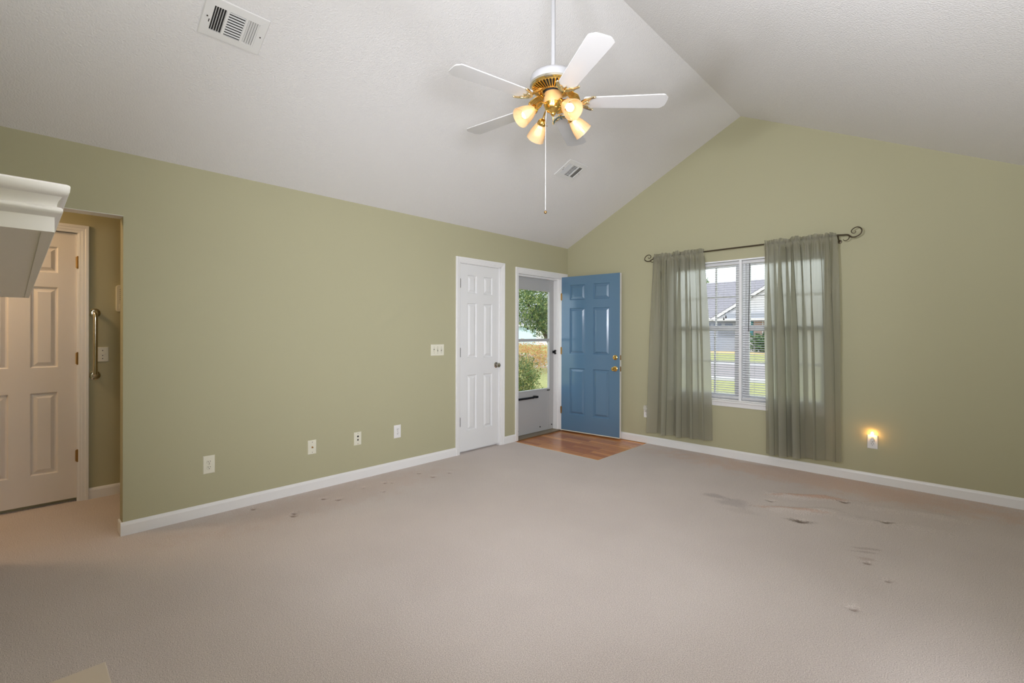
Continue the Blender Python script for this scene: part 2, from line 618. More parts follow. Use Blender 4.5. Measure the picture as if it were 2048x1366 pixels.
# carpet with its dents and ripples
WFX, WFY = 1.195, -1.065          # hardwood corner
xs = sorted(set(list(np.round(np.concatenate([np.arange(HX, 0, 0.05), np.arange(0, 0.6, 0.0125), np.arange(0.6, 2.6, 0.05), np.arange(2.6, 3.7, 0.0125), np.arange(3.7, WX + 0.02, 0.025)]), 4)) + [0.0, WFX, WX]))
ys = sorted(set(list(np.round(np.concatenate([np.arange(-6.4, -4.1, 0.05), np.arange(-4.1, 0.0, 0.0125)]), 4)) + [WFY, 0.0]))
X, Y = np.meshgrid(xs, ys, indexing='ij')
Z = np.zeros_like(X)
for (dx, dy, r) in DENTS:
    Z -= 0.012 * np.exp(-((X - dx) ** 2 + (Y - dy) ** 2) / (2 * (r * 0.6) ** 2))
for (ax, ay, bx, by, wd, hh) in RIDGES:
    L_ = math.hypot(bx - ax, by - ay)
    tx, ty = (bx - ax) / L_, (by - ay) / L_
    s = (X - ax) * tx + (Y - ay) * ty
    n = -(X - ax) * ty + (Y - ay) * tx + 0.03 * np.sin(s * 9)
    Z += hh * np.exp(-(n / wd) ** 2) * np.clip(s / L_ * 4, 0, 1) * np.clip((1 - s / L_) * 4, 0, 1)
ed = np.minimum(np.abs(X - 0.0) + np.abs(Y) * 0 + 9, 9)
vs = np.stack([X, Y, Z], -1).reshape(-1, 3)
ny = len(ys)
fs = []
for i in range(len(xs) - 1):
    for j in range(ny - 1):
        if xs[i] >= -1e-6 and xs[i] < WFX - 1e-6 and ys[j] >= WFY - 1e-6:
            continue
        fs.append((i * ny + j, (i + 1) * ny + j, (i + 1) * ny + j + 1, i * ny + j + 1))
cm = MB()
cm.add([tuple(map(float, p)) for p in vs], fs)
cm.box(HX - 0.8, HX + 0.001, -6.4, -4.0, -0.03, -0.001)
fl = cm.build('floor', 'carpet', smooth=60)
struct(fl)
struct(MB().box(-0.14, WFX, WFY, 0.0, -0.03, -0.006).build('wood_floor', 'hardwood'))
struct(MB().box(0, WFX + 0.004, WFY - 0.004, WFY, -0.02, 0.0015).box(WFX, WFX + 0.004, WFY, -0.014, -0.02, 0.0015).build('trim_2', 'ivory_plastic'))
struct(MB().box(-0.16, 0.0, EN0, EN1, -0.006, 0.012).build('trim_3', 'threshold', bevel=0.004))

# baseboards
def base_profile(t=0.014, h=0.085):
    return [(0, 0), (t, 0), (t, h - 0.02), (t * 0.75, h - 0.008), (t * 0.3, h), (0, h)]
def base_y(name, x, ya, yb, sgn=1):
    m = MB()
    for (a, b) in (ya if isinstance(ya, list) else [(ya, yb)]):
        m.prism([(x + sgn * p[0], p[1]) for p in base_profile()], a, b)
    return struct(m.build(name, 'white_trim'))
base_y('baseboard_left', 0, [(OPEN_L[0] - 0.012, -1.97), (-1.236, -1.046)], None)
m = MB()
m.prism([(-p[0], p[1]) for p in base_profile()], 0.014, WX, 'x')
struct(m.build('baseboard_back', 'white_trim'))
base_y('baseboard_hall', HX, [(-4.80, -3.4)], None)
base_y('baseboard_right', WX, [(YB, -0.014)], None, -1)
struct(MB().box(-0.115, 0, OPEN_L[0] - 0.012, OPEN_L[0], 0, 0.078).build('baseboard_opening_end', 'white_trim', bevel=0.003))

# ------------------------------------------------------------------ casings and jambs
def casing(m, u0, u1, z1, wl, wt, wr, x=0.0):
    """colonial casing round an opening in a wall facing +x: mitred legs and head"""
    prof = [(0.0, 0.0), (0.0, 0.008), (0.12, 0.0105), (0.30, 0.011), (0.36, 0.0135), (0.62, 0.0145), (0.70, 0.0175), (0.94, 0.018), (1.0, 0.0155), (1.0, 0.0)]
    vs, fs = [], []
    for (o, d) in prof:
        vs += [(x + d, u0 - o * wl, 0), (x + d, u0 - o * wl, z1 + o * wt), (x + d, u1 + o * wr, z1 + o * wt), (x + d, u1 + o * wr, 0)]
    for i in range(len(prof) - 1):
        for q in range(3):
            fs.append((i * 4 + q, i * 4 + q + 1, i * 4 + 5 + q, i * 4 + 4 + q))
    m.add(vs, fs)
cs = MB()
casing(cs, CL0, CL1, DTOP, 0.058, 0.058, 0.058)
struct(cs.build('trim_4', 'white_trim'))
j = MB()
for (a, b) in ((CL0, CL0 + 0.005), (CL1 - 0.012, CL1)):
    j.box(-0.115, 0.004, a, b, 0, DTOP)
j.box(-0.115, 0.004, CL0, CL1, DTOP - 0.006, DTOP)
j.box(-0.075, -0.06, CL0, CL1, 0.0, DTOP)
struct(j.build('trim_5', 'white_trim'))
cs = MB()
casing(cs, EN0, EN1 + 0.01, 2.045, 0.05, 0.059, 0.108)
struct(cs.build('trim_6', 'white_trim'))
j = MB()
j.box(-0.16, 0.006, EN0, EN0 + 0.006, 0, 2.045)
j.box(-0.16, 0.006, EN1 - 0.004, EN1 + 0.014, 0, 2.045)
j.box(-0.16, 0.006, EN0, EN1 + 0.014, 2.032, 2.045)
j.box(-0.115, -0.05, EN0, EN1 + 0.002, 2.014, 2.033)
j.box(-0.115, -0.05, EN1 - 0.022, EN1 - 0.002, 0.012, 2.020)
j.box(-0.17, -0.115, EN1 - 0.02, 0.05, 0.0, 2.10)
j.box(-0.17, -0.115, EN0 - 0.1, EN0 + 0.01, 0.0, 2.10)
j.box(-0.17, -0.115, EN0 - 0.1, 0.05, 2.03, 2.10)
struct(j.build('trim_7', 'white_trim', bevel=0.002))
# hall door casing (projects +x from the hall wall)
cs = MB()
casing(cs, -5.626, -4.862, 2.066, 0.062, 0.062, 0.062, HX)
cs.box(HX - 0.1, HX + 0.003, -5.632, -5.626, 0, 2.07).box(HX - 0.1, HX + 0.003, -4.868, -4.862, 0, 2.07).box(HX - 0.1, HX + 0.003, -5.63, -4.864, 2.066, 2.072)
struct(cs.build('trim_8', 'white_trim'))

# ------------------------------------------------------------------ six panel doors
ROWS = [(0.215, 0.825), (1.01, 1.615), (1.72, 1.92)]
def panel_slab(Wd, Hd, T, cols, rows, sides=(1,)):
    """local: x 0..Wd, z 0..Hd, front at y=0 (faces -y), back at y=T"""
    m = MB()
    xsn = sorted({0, Wd, *[c for p in cols for c in p]})
    zsn = sorted({0, Hd, *[c for p in rows for c in p]})
    def face(y, sg):
        for a, b in zip(xsn, xsn[1:]):
            for c, d in zip(zsn, zsn[1:]):
                if (a, b) in cols and (c, d) in rows:
                    rings = [(0, 0), (0.003, 0.001), (0.010, 0.0115), (0.018, 0.012), (0.040, 0.0015), (0.044, 0.0012)]
                    vs = []
                    for (ins, dep) in rings:
                        yy = y + sg * dep
                        vs += [(a + ins, yy, c + ins), (b - ins, yy, c + ins), (b - ins, yy, d - ins), (a + ins, yy, d - ins)]
                    fs = []
                    for k in range(len(rings) - 1):
                        for q in range(4):
                            fs.append((k * 4 + q, k * 4 + (q + 1) % 4, k * 4 + 4 + (q + 1) % 4, k * 4 + 4 + q))
                    e = (len(rings) - 1) * 4
                    fs.append((e, e + 1, e + 2, e + 3))
                    m.add(vs, fs)
                else:
                    m.add([(a, y, c), (b, y, c), (b, y, d), (a, y, d)], [(0, 1, 2, 3)])
    face(0, 1)
    return m, face, xsn

def knob(m, x, z, r=0.027, out=0.055):
    M = Matrix.Translation((x, 0, z)) @ Matrix.Rotation(PI / 2, 4, 'X')
    prof = [(0.032, 0), (0.032, 0.004), (0.026, 0.008), (0.012, 0.010), (0.011, out * 0.45), (r * 0.7, out * 0.55), (r, out * 0.78), (r * 0.9, out * 0.95), (r * 0.5, out), (0.001, out)]
    m.lathe(prof, 24, M)

def hinge_mb(x, z, h=0.09, r=0.007):
    m = MB()
    m.lathe([(r * 0.6, -h / 2 - 0.006), (r, -h / 2 - 0.004), (r, -h / 6), (r * 0.86, -h / 6 + 0.001), (r, -h / 6 + 0.002), (r, h / 6), (r * 0.86, h / 6 + 0.001), (r, h / 6 + 0.002), (r, h / 2 + 0.004), (r * 0.6, h / 2 + 0.006)], 12, Matrix.Translation((x, -r * 0.6, z)))
    m.box(x - 0.012, x + 0.012, -0.0015, 0.003, z - h / 2, z + h / 2)
    return m

def door_common(name, loc, rz, Wd, Hd, cols, mat, T=0.035):
    root = struct(empty(name, loc, rz))
    m, face, _ = panel_slab(Wd, Hd, T, cols, ROWS)
    m.build('door_slab', mat, root)
    c = MB().box(0, Wd, 0.0125, T, 0, Hd)
    for (a, b, p, q) in ((0, 0.004, 0, Hd), (Wd - 0.004, Wd, 0, Hd)):
        c.box(a, b, 0.0002, 0.0125, p, q)
    c.box(0.004, Wd - 0.004, 0.0002, 0.0125, 0, 0.004).box(0.004, Wd - 0.004, 0.0002, 0.0125, Hd - 0.004, Hd)
    return root, c

# closet door (local x = world +y)
cols24 = [(0.115, 0.255), (0.355, 0.495)]
d1, core = door_common('door_1', (-0.016, -1.906, 0.021), PI / 2, 0.607, 2.037, cols24, 'white_door')
core.build('door_core', 'white_door', d1)
k = MB()
knob(k, 0.555, 0.915)
k.build('door_knob', 'satin_nickel', d1, smooth=True)
for z in (0.325, 1.075, 1.82):
    hinge_mb(-0.002, z).xf(Matrix.Translation((0, -0.012, 0))).build('hinge', 'hinge_bronze', d1)
# hall door
cols24h = [(0.10, 0.25), (0.36, 0.51)]
cols30 = [(0.114, 0.324), (0.43, 0.641)]
d3, core = door_common('door_3', (HX - 0.012, -5.622, 0.028), PI / 2, 0.754, 2.036, [(0.14, 0.288), (0.394, 0.50)] and [(0.245, 0.394), (0.500, 0.650)], 'hall_door_paint')
core.build('door_core', 'hall_door_paint', d3)
for z in (0.324, 1.073, 1.813):
    hinge_mb(0.757, z, 0.085, 0.007).xf(Matrix.Translation((0, -0.010, 0))).build('hinge', 'hinge_brass', d3)
# blue entry door: hinge at the corner side, swung in against the back wall
ang = math.radians(4.9)
d2, core = door_common('door_2', (0.018, -0.155, 0.022), ang, 0.845, 2.03, [(0.125, 0.355), (0.475, 0.705)], 'blue_door', 0.044)
core.build('door_core', 'white_trim', d2)
k = MB()
knob(k, 0.785, 0.845, 0.027, 0.062)
kn = k.build('door_knob', 'brass', d2, smooth=True)
MB().lathe([(0.006, 0.0), (0.006, 0.004), (0.001, 0.004)], 16, Matrix.Translation((0.785, -0.061, 0.845)) @ Matrix.Rotation(PI / 2, 4, 'X')).build('keyhole', 'hinge_bronze', kn)
k = MB()
k.lathe([(0.031, 0), (0.030, 0.008), (0.022, 0.012), (0.019, 0.030), (0.017, 0.036), (0.004, 0.036), (0.003, 0.034), (0.001, 0.034)], 24, Matrix.Translation((0.785, 0, 0.985)) @ Matrix.Rotation(PI / 2, 4, 'X'))
k.build('deadbolt', 'brass', d2, smooth=True)
MB().box(0.8445, 0.8465, 0.008, 0.036, 0.955, 1.015).build('latch_plate', 'hinge_brass', d2)
MB().box(0.8445, 0.8465, 0.008, 0.036, 0.815, 0.875).build('latch_plate', 'hinge_brass', d2)
for z in (0.26, 1.05, 1.77):
    hinge_mb(-0.003, z, 0.088, 0.0048).build('hinge', 'hinge_brass', d2)
MB().box(0.0, 0.845, 0.002, 0.042, -0.012, 0.0).build('door_sweep', 'ivory_plastic', d2)

# storm door (local x = world +y), glass over a solid kick panel
d4 = struct(empty('door_4', (-0.118, EN0 + 0.006, 0.014), PI / 2))
SW, SH = 0.838, 2.012
gx0, gx1, gz0, gz1, gm = 0.128, 0.735, 0.556, 1.845, 1.20
m = MB()
for a, b, c, d in pieces(0, SW, 0, SH, [(gx0, gx1, gz0, gz1)]):
    m.box(a, b, 0, 0.028, c, d)
m.box(gx0 - 0.02, gx0, -0.008, 0, gz0 - 0.02, gz1 + 0.02).box(gx1, gx1 + 0.02, -0.008, 0, gz0 - 0.02, gz1 + 0.02)
m.box(gx0, gx1, -0.008, 0, gz1, gz1 + 0.02).box(gx0, gx1, -0.008, 0, gz0 - 0.02, gz0)
m.build('storm_panel', 'storm_door', d4, bevel=0.003)
MB().box(gx0, gx1, -0.006, 0.02, gm - 0.018, gm + 0.018).build('middle_rail', 'storm_door', d4, bevel=0.003)
MB().box(gx0 - 0.004, gx1 + 0.004, 0.010, 0.014, gz0 - 0.004, gm - 0.016).build('lower_glass', 'window_glass', d4)
ug = MB().box(gx0 - 0.004, gx1 + 0.004, 0.010, 0.014, gm + 0.016, gz1 + 0.004).build('upper_glass', 'window_glass', d4)
dk = MB()
for (u, z) in ((0.32, 1.650), (0.475, 1.650), (0.395, 1.50), (0.31, 1.348), (0.468, 1.348)):
    dk.lathe([(0.0105, 0), (0.0105, 0.003), (0.001, 0.003)], 12, Matrix.Translation((u, 0.009, z)) @ Matrix.Scale(1.5, 4, (0, 0, 1)) @ Matrix.Rotation(PI / 2, 4, 'X'))
dk.build('glass_dots', 'black_metal', d4)
lt = MB().box(0.806, 0.832, -0.018, 0, 1.02, 1.055).box(0.812, 0.826, -0.045, -0.018, 1.028, 1.046)
lt.box(0.800, 0.850, -0.05, -0.036, 1.045, 1.066).box(0.800, 0.850, -0.05, -0.036, 1.008, 1.029).build('latch', 'black_metal', d4, bevel=0.003)
cz = MB().tube([(0.02, -0.05, 0.468), (0.37, -0.05, 0.468)], 0.014, 14).tube([(0.37, -0.05, 0.468), (0.42, -0.05, 0.468)], 0.006, 10)
cz.box(0.41, 0.45, -0.06, 0, 0.455, 0.481).build('door_closer', 'black_metal', d4, smooth=True)
sc = MB()
for (u, z) in ((0.05, 0.53), (0.10, 0.53), (0.70, 0.53), (0.72, 0.53), (0.74, 0.53), (0.12, 0.06), (0.55, 0.06), (0.79, 0.06)):
    sc.box(u - 0.006, u + 0.006, -0.010, 0.0, z - 0.006, z + 0.006)
sc.build('screws', 'black_metal', d4)

# ------------------------------------------------------------------ window in the back wall
w1 = struct(empty('window_1', (0, 0, 0)))
XM = (W0 + W1) / 2
fr = MB()
for a, b in ((W0, W0 + 0.02), (W1 - 0.02, W1)):
    fr.box(a, b, 0.004, 0.135, WZ0, WZ1)
fr.box(W0 + 0.02, W1 - 0.02, 0.004, 0.135, WZ1 - 0.014, WZ1)
fr.build('window_frame', 'vinyl', w1)
MB().box(XM - 0.034, XM + 0.034, 0.058, 0.135, WZ0, WZ1 - 0.014).box(XM - 0.012, XM + 0.012, 0.006, 0.058, WZ0, WZ1 - 0.014).build('mullion', 'vinyl', w1)
for (a, b) in ((W0 + 0.02, XM - 0.034), (XM + 0.034, W1 - 0.02)):
    for (za, zb, yy, nm) in ((1.335, WZ1 - 0.014, 0.088, 'upper_sash'), (WZ0 + 0.012, 1.395, 0.062, 'lower_sash')):
        s = MB()
        st = 0.038
        s.box(a, a + st, yy, yy + 0.026, za, zb).box(b - st, b, yy, yy + 0.026, za, zb)
        s.box(a + st, b - st, yy, yy + 0.026, za, za + 0.055).box(a + st, b - st, yy, yy + 0.026, zb - 0.05, zb)
        so = s.build(nm, 'vinyl', w1, bevel=0.003)
        MB().box(a + st, b - st, yy + 0.011, yy + 0.015, za + 0.055, zb - 0.05).build('glass', 'window_glass', so)
        g = MB()
        gw = (b - a - 2 * st) / 3
        for q in (1, 2):
            g.box(a + st + gw * q - 0.008, a + st + gw * q + 0.008, yy + 0.006, yy + 0.020, za + 0.055, zb - 0.05)
        zmid = (za + zb) / 2
        g.box(a + st, b - st, yy + 0.0065, yy + 0.0195, zmid - 0.008, zmid + 0.008)
        g.build('muntins', 'vinyl', so)
sl = MB().box(W0 - 0.05, W1 + 0.05, -0.034, 0.004, WZ0 - 0.018, WZ0).box(W0 + 0.001, W1 - 0.001, 0.004, 0.14, WZ0 - 0.018, WZ0 + 0.012)
sl.build('window_sill', 'white_trim', w1, bevel=0.004)
MB().box(W0 - 0.03, W1 + 0.03, -0.014, 0, WZ0 - 0.064, WZ0 - 0.018).build('apron', 'white_trim', w1, bevel=0.003)
# ------------------------------------------------------------------ mini blinds
def blind(x0, x1, label, wand_x, cord_x, ladders):
    root = thing('window_blind', ((x0 + x1) / 2, 0.030, 2.03), label, 'blind')
    hw_ = (x1 - x0) / 2
    MB().box(-hw_, hw_, -0.013, 0.013, 0.004, 0.034).build('headrail', 'slat_white', root, bevel=0.002)
    s = MB()
    n = 57
    for i in range(n):
        z = -0.014 - i * 0.0242
        vs, fs = [], []
        for (yy, dz) in ((-0.0122, -0.0036), (-0.005, -0.0006), (0.005, 0.0014), (0.0122, 0.0018)):
            vs += [(-hw_ + 0.003, yy, z + dz), (hw_ - 0.003, yy, z + dz)]
        for q in range(3):
            fs.append((2 * q, 2 * q + 1, 2 * q + 3, 2 * q + 2))
        s.add(vs, fs)
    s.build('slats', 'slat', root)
    zb = -0.014 - n * 0.0242
    MB().box(-hw_ + 0.002, hw_ - 0.002, -0.011, 0.011, zb - 0.012, zb + 0.004).build('bottom_rail', 'slat_white', root, bevel=0.002)
    c = MB()
    for lx in ladders:
        for yy in (-0.0135, 0.0135):
            c.box(lx - root.location.x - 0.0006, lx - root.location.x + 0.0006, yy - 0.0005, yy + 0.0005, zb, 0.004)
    c.build('ladder_cords', 'cord', root)
    if wand_x:
        u = wand_x - root.location.x
        MB().tube([(u, -0.022, 0.0), (u, -0.024, -0.05), (u - 0.008, -0.026, -0.70)], 0.0032, 8).build('tilt_wand', 'black_metal', root)
    if cord_x:
        u = cord_x - root.location.x
        lc = MB().tube([(u, -0.019, 0.0), (u - 0.004, -0.020, -0.56)], 0.0009, 6).tube([(u + 0.012, -0.019, 0.0), (u + 0.014, -0.020, -0.20)], 0.0009, 6)
        lo = lc.build('lift_cord', 'cord', root)
        t_ = MB()
        t_.lathe([(0.003, 0.016), (0.006, 0.0), (0.008, -0.014), (0.001, -0.016)], 10, Matrix.Translation((u - 0.004, -0.020, -0.565)))
        t_.lathe([(0.003, 0.016), (0.006, 0.0), (0.008, -0.014), (0.001, -0.016)], 10, Matrix.Translation((u + 0.018, -0.020, -0.545)))
        t_.build('tassel', 'black_metal', lo, smooth=True)
    return root
blind(W0 + 0.024, XM - 0.015, 'white horizontal slat blind in left half of window, with dangling lift cord', None, 2.065, (1.62, 1.99))
blind(XM + 0.015, W1 - 0.024, 'white horizontal slat blind in right half of window, with thin dark tilt wand', 2.318, None, (2.36, 2.82))

# ------------------------------------------------------------------ curtain rod and curtains
rod = thing('curtain_rod', (2.2, 0, 2.19), 'dark iron curtain rod with scrolled ends above the window', 'curtain rod')
RY, RZ = -0.09, 2.19
def rl(x, z, y=RY):
    return (x - 2.2, y, z - RZ)
MB().tube([rl(1.30, 2.184), rl(2.2, 2.190), rl(3.09, 2.196)], 0.0075, 12).build('rod', 'rod_iron', rod, smooth=True)
def fin(p1, p2, r0):
    a = spline([rl(*p) for p in p1], 6)
    b = spline([rl(*p) for p in p2], 6)
    m = MB().tube(a, [r0 * (1 - 0.6 * i / len(a)) for i in range(len(a))], 8)
    m.tube(b, [r0 * 0.8 * (1 - 0.6 * i / len(b)) for i in range(len(b))], 8)
    m.build('finial', 'rod_iron', rod, smooth=True)
fin([(3.085, 2.197), (3.123, 2.194), (3.159, 2.191), (3.174, 2.181), (3.189, 2.167), (3.207, 2.164), (3.228, 2.169), (3.25, 2.183), (3.262, 2.205), (3.26, 2.228), (3.246, 2.245), (3.228, 2.25), (3.205, 2.242), (3.189, 2.225), (3.189, 2.209), (3.2, 2.199), (3.212, 2.199), (3.219, 2.207), (3.216, 2.219)],
    [(3.160, 2.189), (3.172, 2.179), (3.172, 2.165), (3.163, 2.149), (3.145, 2.14), (3.134, 2.144), (3.128, 2.155)], 0.0072)
fin([(1.32, 2.180), (1.304, 2.175), (1.279, 2.162), (1.254, 2.15), (1.223, 2.152), (1.197, 2.168), (1.194, 2.189), (1.21, 2.211), (1.235, 2.223), (1.26, 2.22), (1.272, 2.203), (1.264, 2.187), (1.245, 2.184), (1.238, 2.196)],
    [(1.275, 2.163), (1.267, 2.158), (1.27, 2.146), (1.286, 2.136), (1.305, 2.139), (1.311, 2.15)], 0.0072)
for xb in (3.088, 1.318):
    b = MB().tube([rl(xb, 2.190, RY), rl(xb, 2.165, -0.06), rl(xb, 2.150, -0.006)], [0.006, 0.005, 0.006], 8)
    b.lathe([(0.018, 0), (0.016, 0.005), (0.004, 0.007)], 16, Matrix.Translation(rl(xb, 2.150, 0)) @ Matrix.Rotation(PI / 2, 4, 'X'))
    b.build('bracket', 'rod_iron', rod, smooth=True)

def curtain(label, xt0, xt1, xb0, xb1, zb0, zb1, ztop, folds, seed):
    root = tag(empty('curtain', ((xt0 + xt1) / 2, RY, ztop)), label, 'curtain', 'sage curtains at the window')
    rx, rz0 = root.location.x, root.location.z
    r = random.Random(seed)
    ns, nz = 260, 90
    ph = [r.uniform(0, 6.28) for _ in range(8)]
    def P(s, t):
        # t: 0 at ruffle top, 1 at hem
        e = t ** 0.85
        x0 = xt0 + (xb0 - xt0) * e
        x1 = xt1 + (xb1 - xt1) * e
        zb = zb0 + (zb1 - zb0) * s
        zt = ztop + (0.004 * math.sin(40 * s + ph[0]) + 0.004 * math.sin(23 * s + ph[1]))
        z = zt + (zb - zt) * t
        g = max(0.0, 1 - t / 0.62)
        th = 2 * PI * folds * (s + 0.05 * math.sin(5 * s + ph[2]) + 0.015 * math.sin(2.2 * t + ph[3])) + ph[4]
        big = (0.018 + 0.044 * min(1, t * 2.2)) * (0.45 + 0.55 * math.sin(3.1 * s + ph[5]) ** 2)
        yb = big * (math.sin(th) + 0.28 * math.sin(2 * th + 0.8))
        xb = big * 0.75 * math.sin(2 * th + 0.3)
        th2 = 2 * PI * 16 * (s + 0.02 * math.sin(11 * s + ph[6]))
        small = 0.014 * g ** 1.3
        yy = yb + small * (math.sin(th2) + 0.5 * math.sin(2.1 * th2 + ph[7]))
        # the rod pocket hugs the front of the rod, a crinkled ruffle stands above it
        k = max(0.0, 1 - t / 0.045)
        if k > 0:
            th3 = 2 * PI * 21 * s + ph[6] + 1.5 * math.sin(7 * s)
            pocket = -0.016 + 0.005 * math.sin(th3 * 0.9)
            yy = yy * (1 - min(1, 2 * k)) + pocket * min(1, 2 * k)
            top = max(0.0, (k - 0.55) / 0.45)
            yy += top * (0.013 * math.sin(th3) + 0.010 * math.sin(0.63 * th3 + 1) + 0.008)
            xb = xb * (1 - k) + 0.008 * top * math.sin(th3 * 1.3)
            z += top * (0.005 * math.sin(th3 * 0.23) + 0.003 * math.sin(th3 * 0.61))
        xx = x0 + (x1 - x0) * s + xb
        return (xx - rx, max(-0.09, min(yy - 0.006, 0.062)), z - rz0)
    vs, fs = [], []
    ts = sorted(set([i / 1000 * 3 for i in range(0, 22, 2)] + [0.066 + (1 - 0.066) * i / nz for i in range(nz + 1)]))
    for t in ts:
        for i in range(ns + 1):
            vs.append(P(i / ns, t))
    n1 = ns + 1
    for q in range(len(ts) - 1):
        for i in range(ns):
            fs.append((q * n1 + i, q * n1 + i + 1, (q + 1) * n1 + i + 1, (q + 1) * n1 + i))
    m = MB().add(vs, fs)
    m.build('curtain_panel', 'curtain_fabric', root, smooth=80)
    return root
curtain('sage curtain panel hanging over left side of window, nearer the blue door', 1.318, 1.885, 1.258, 1.965, 0.150, 0.165, 2.222, 4.4, 3)
curtain('sage curtain panel hanging over right side of window, nearer the glowing night light', 2.485, 3.078, 2.530, 3.112, 0.125, 0.160, 2.226, 4.8, 11)

# ------------------------------------------------------------------ wall plates. local: x across, z up, faces -y, centre at origin
LW, BW = PI / 2, 0.0
def plate(root, w, h, mat, t=0.006):
    m = MB()
    m.add([(-w / 2, 0, -h / 2), (w / 2, 0, -h / 2), (w / 2, 0, h / 2), (-w / 2, 0, h / 2),
           (-w / 2 + 0.004, -t, -h / 2 + 0.004), (w / 2 - 0.004, -t, -h / 2 + 0.004), (w / 2 - 0.004, -t, h / 2 - 0.004), (-w / 2 + 0.004, -t, h / 2 - 0.004)],
          [(0, 1, 5, 4), (1, 2, 6, 5), (2, 3, 7, 6), (3, 0, 4, 7), (4, 5, 6, 7), (3, 2, 1, 0)])
    return m.build('cover_plate', mat, root, bevel=0.0015)
def screw(root, pts, mat='satin_nickel'):
    for (x, z) in pts:
        MB().lathe([(0.0033, 0), (0.0033, 0.0012), (0.0005, 0.0016)], 10, Matrix.Translation((x, -0.006, z)) @ Matrix.Rotation(PI / 2, 4, 'X')).build('screw', mat, root)
def receptacle(root, z, mat):
    o = MB().lathe([(0.0165, 0), (0.0165, 0.003), (0.0155, 0.0038), (0.001, 0.0038)], 24, Matrix.Translation((0, -0.006, z)) @ Matrix.Rotation(PI / 2, 4, 'X'))
    ro = o.build('receptacle', mat, root)
    s = MB().box(-0.0078, -0.0052, -0.0108, -0.0096, z + 0.000, z + 0.009).box(0.0052, 0.0078, -0.0108, -0.0096, z + 0.001, z + 0.009)
    s.lathe([(0.0028, 0), (0.0028, 0.0012), (0.0005, 0.0012)], 10, Matrix.Translation((0, -0.0096, z - 0.0075)) @ Matrix.Rotation(PI / 2, 4, 'X'))
    s.build('slots', 'dark_slot', ro)
def outlet(loc, rz, label, mat, w=0.072, h=0.118, second=True):
    r = thing('wall_outlet', loc, label, 'outlet', rz)
    plate(r, w, h, mat)
    receptacle(r, -0.0195, mat)
    if second:
        receptacle(r, 0.0195, mat)
    screw(r, [(0, 0)])
    return r
outlet((0, -4.240, 0.360), LW, 'ivory duplex outlet low on the long wall, beside the hall opening', 'ivory_plastic', 0.076, 0.130)
outlet((0, -2.683, 0.364), LW, 'white duplex outlet low on the long wall, the one closest to closet door', 'white_plastic', 0.078, 0.125)
c = thing('cable_plate', (0, -3.500, 0.356), 'ivory cable wall plate with one small metal coax jack, low on long wall', 'wall plate', LW)
plate(c, 0.072, 0.118, 'ivory_plastic')
MB().lathe([(0.0075, 0), (0.0075, 0.003), (0.0048, 0.003), (0.0048, 0.013), (0.001, 0.013)], 12, Matrix.Translation((0, -0.006, 0)) @ Matrix.Rotation(PI / 2, 4, 'X')).build('coax_jack', 'hinge_brass', c)
screw(c, [(0, 0.042), (0, -0.042)])
c = thing('phone_plate', (0, -3.092, 0.362), 'ivory phone wall plate with two dark jacks stacked, low on long wall', 'wall plate', LW)
plate(c, 0.072, 0.118, 'ivory_plastic')
MB().lathe([(0.0085, 0), (0.0085, 0.002), (0.001, 0.002)], 14, Matrix.Translation((0, -0.006, 0.020)) @ Matrix.Rotation(PI / 2, 4, 'X')).build('jack', 'dark_slot', c)
MB().box(-0.006, 0.006, -0.008, -0.006, -0.017, -0.006).box(-0.003, 0.003, -0.008, -0.006, -0.006, -0.002).build('jack', 'dark_slot', c)
screw(c, [(0, 0.046), (0, -0.046)])
c = thing('light_switch', (0, -2.210, 1.130), 'ivory three-gang switch plate beside the white closet door', 'light switch', LW)
plate(c, 0.168, 0.118, 'ivory_plastic')
for i, u in enumerate((-0.046, 0, 0.046)):
    up = -1 if i == 0 else 1
    MB().box(u - 0.0052, u + 0.0052, -0.0065, -0.0055, -0.013, 0.013).build('switch_slot', 'dark_slot', c)
    m = MB().box(-0.0042, 0.0042, -0.016, 0, -0.006, 0.006).xf(Matrix.Translation((u, -0.006, 0)) @ Matrix.Rotation(-up * 0.5, 4, 'X'))
    m.build('toggle', 'ivory_plastic', c, bevel=0.001)
    screw(c, [(u, 0.03), (u, -0.03)])
# outlet by the curtain with a clear plug-in
o = outlet((1.178, 0, 0.360), BW, 'white outlet half behind the curtain edge, beside the open blue door', 'white_plastic', 0.074, 0.118)
p = thing('plug_in_light', (1.178, -0.0098, 0.390), 'small unlit translucent plug-in plugged into the outlet beside the left curtain', 'plug-in')
MB().box(-0.015, 0.015, -0.020, 0.0, -0.020, 0.016).build('plug_body', 'clear_plastic', p, bevel=0.006)
MB().add(*(lambda n=12: ([(0.021 * math.cos(PI * k / n), y, 0.036 + 0.028 * math.sin(PI * k / n)) for y in (-0.036, -0.008) for k in range(n + 1)] + [(sx * 0.021, y, 0.008) for y in (-0.036, -0.008) for sx in (1, -1)],
        [tuple(range(n + 1)) + (2 * (n + 1) + 1, 2 * (n + 1)), tuple(range(n + 1, 2 * n + 2)) + (2 * (n + 1) + 3, 2 * (n + 1) + 2)] + [(k, k + 1, n + 2 + k, n + 1 + k) for k in range(n)]))()).build('shade', 'clear_plastic', p, smooth=True)
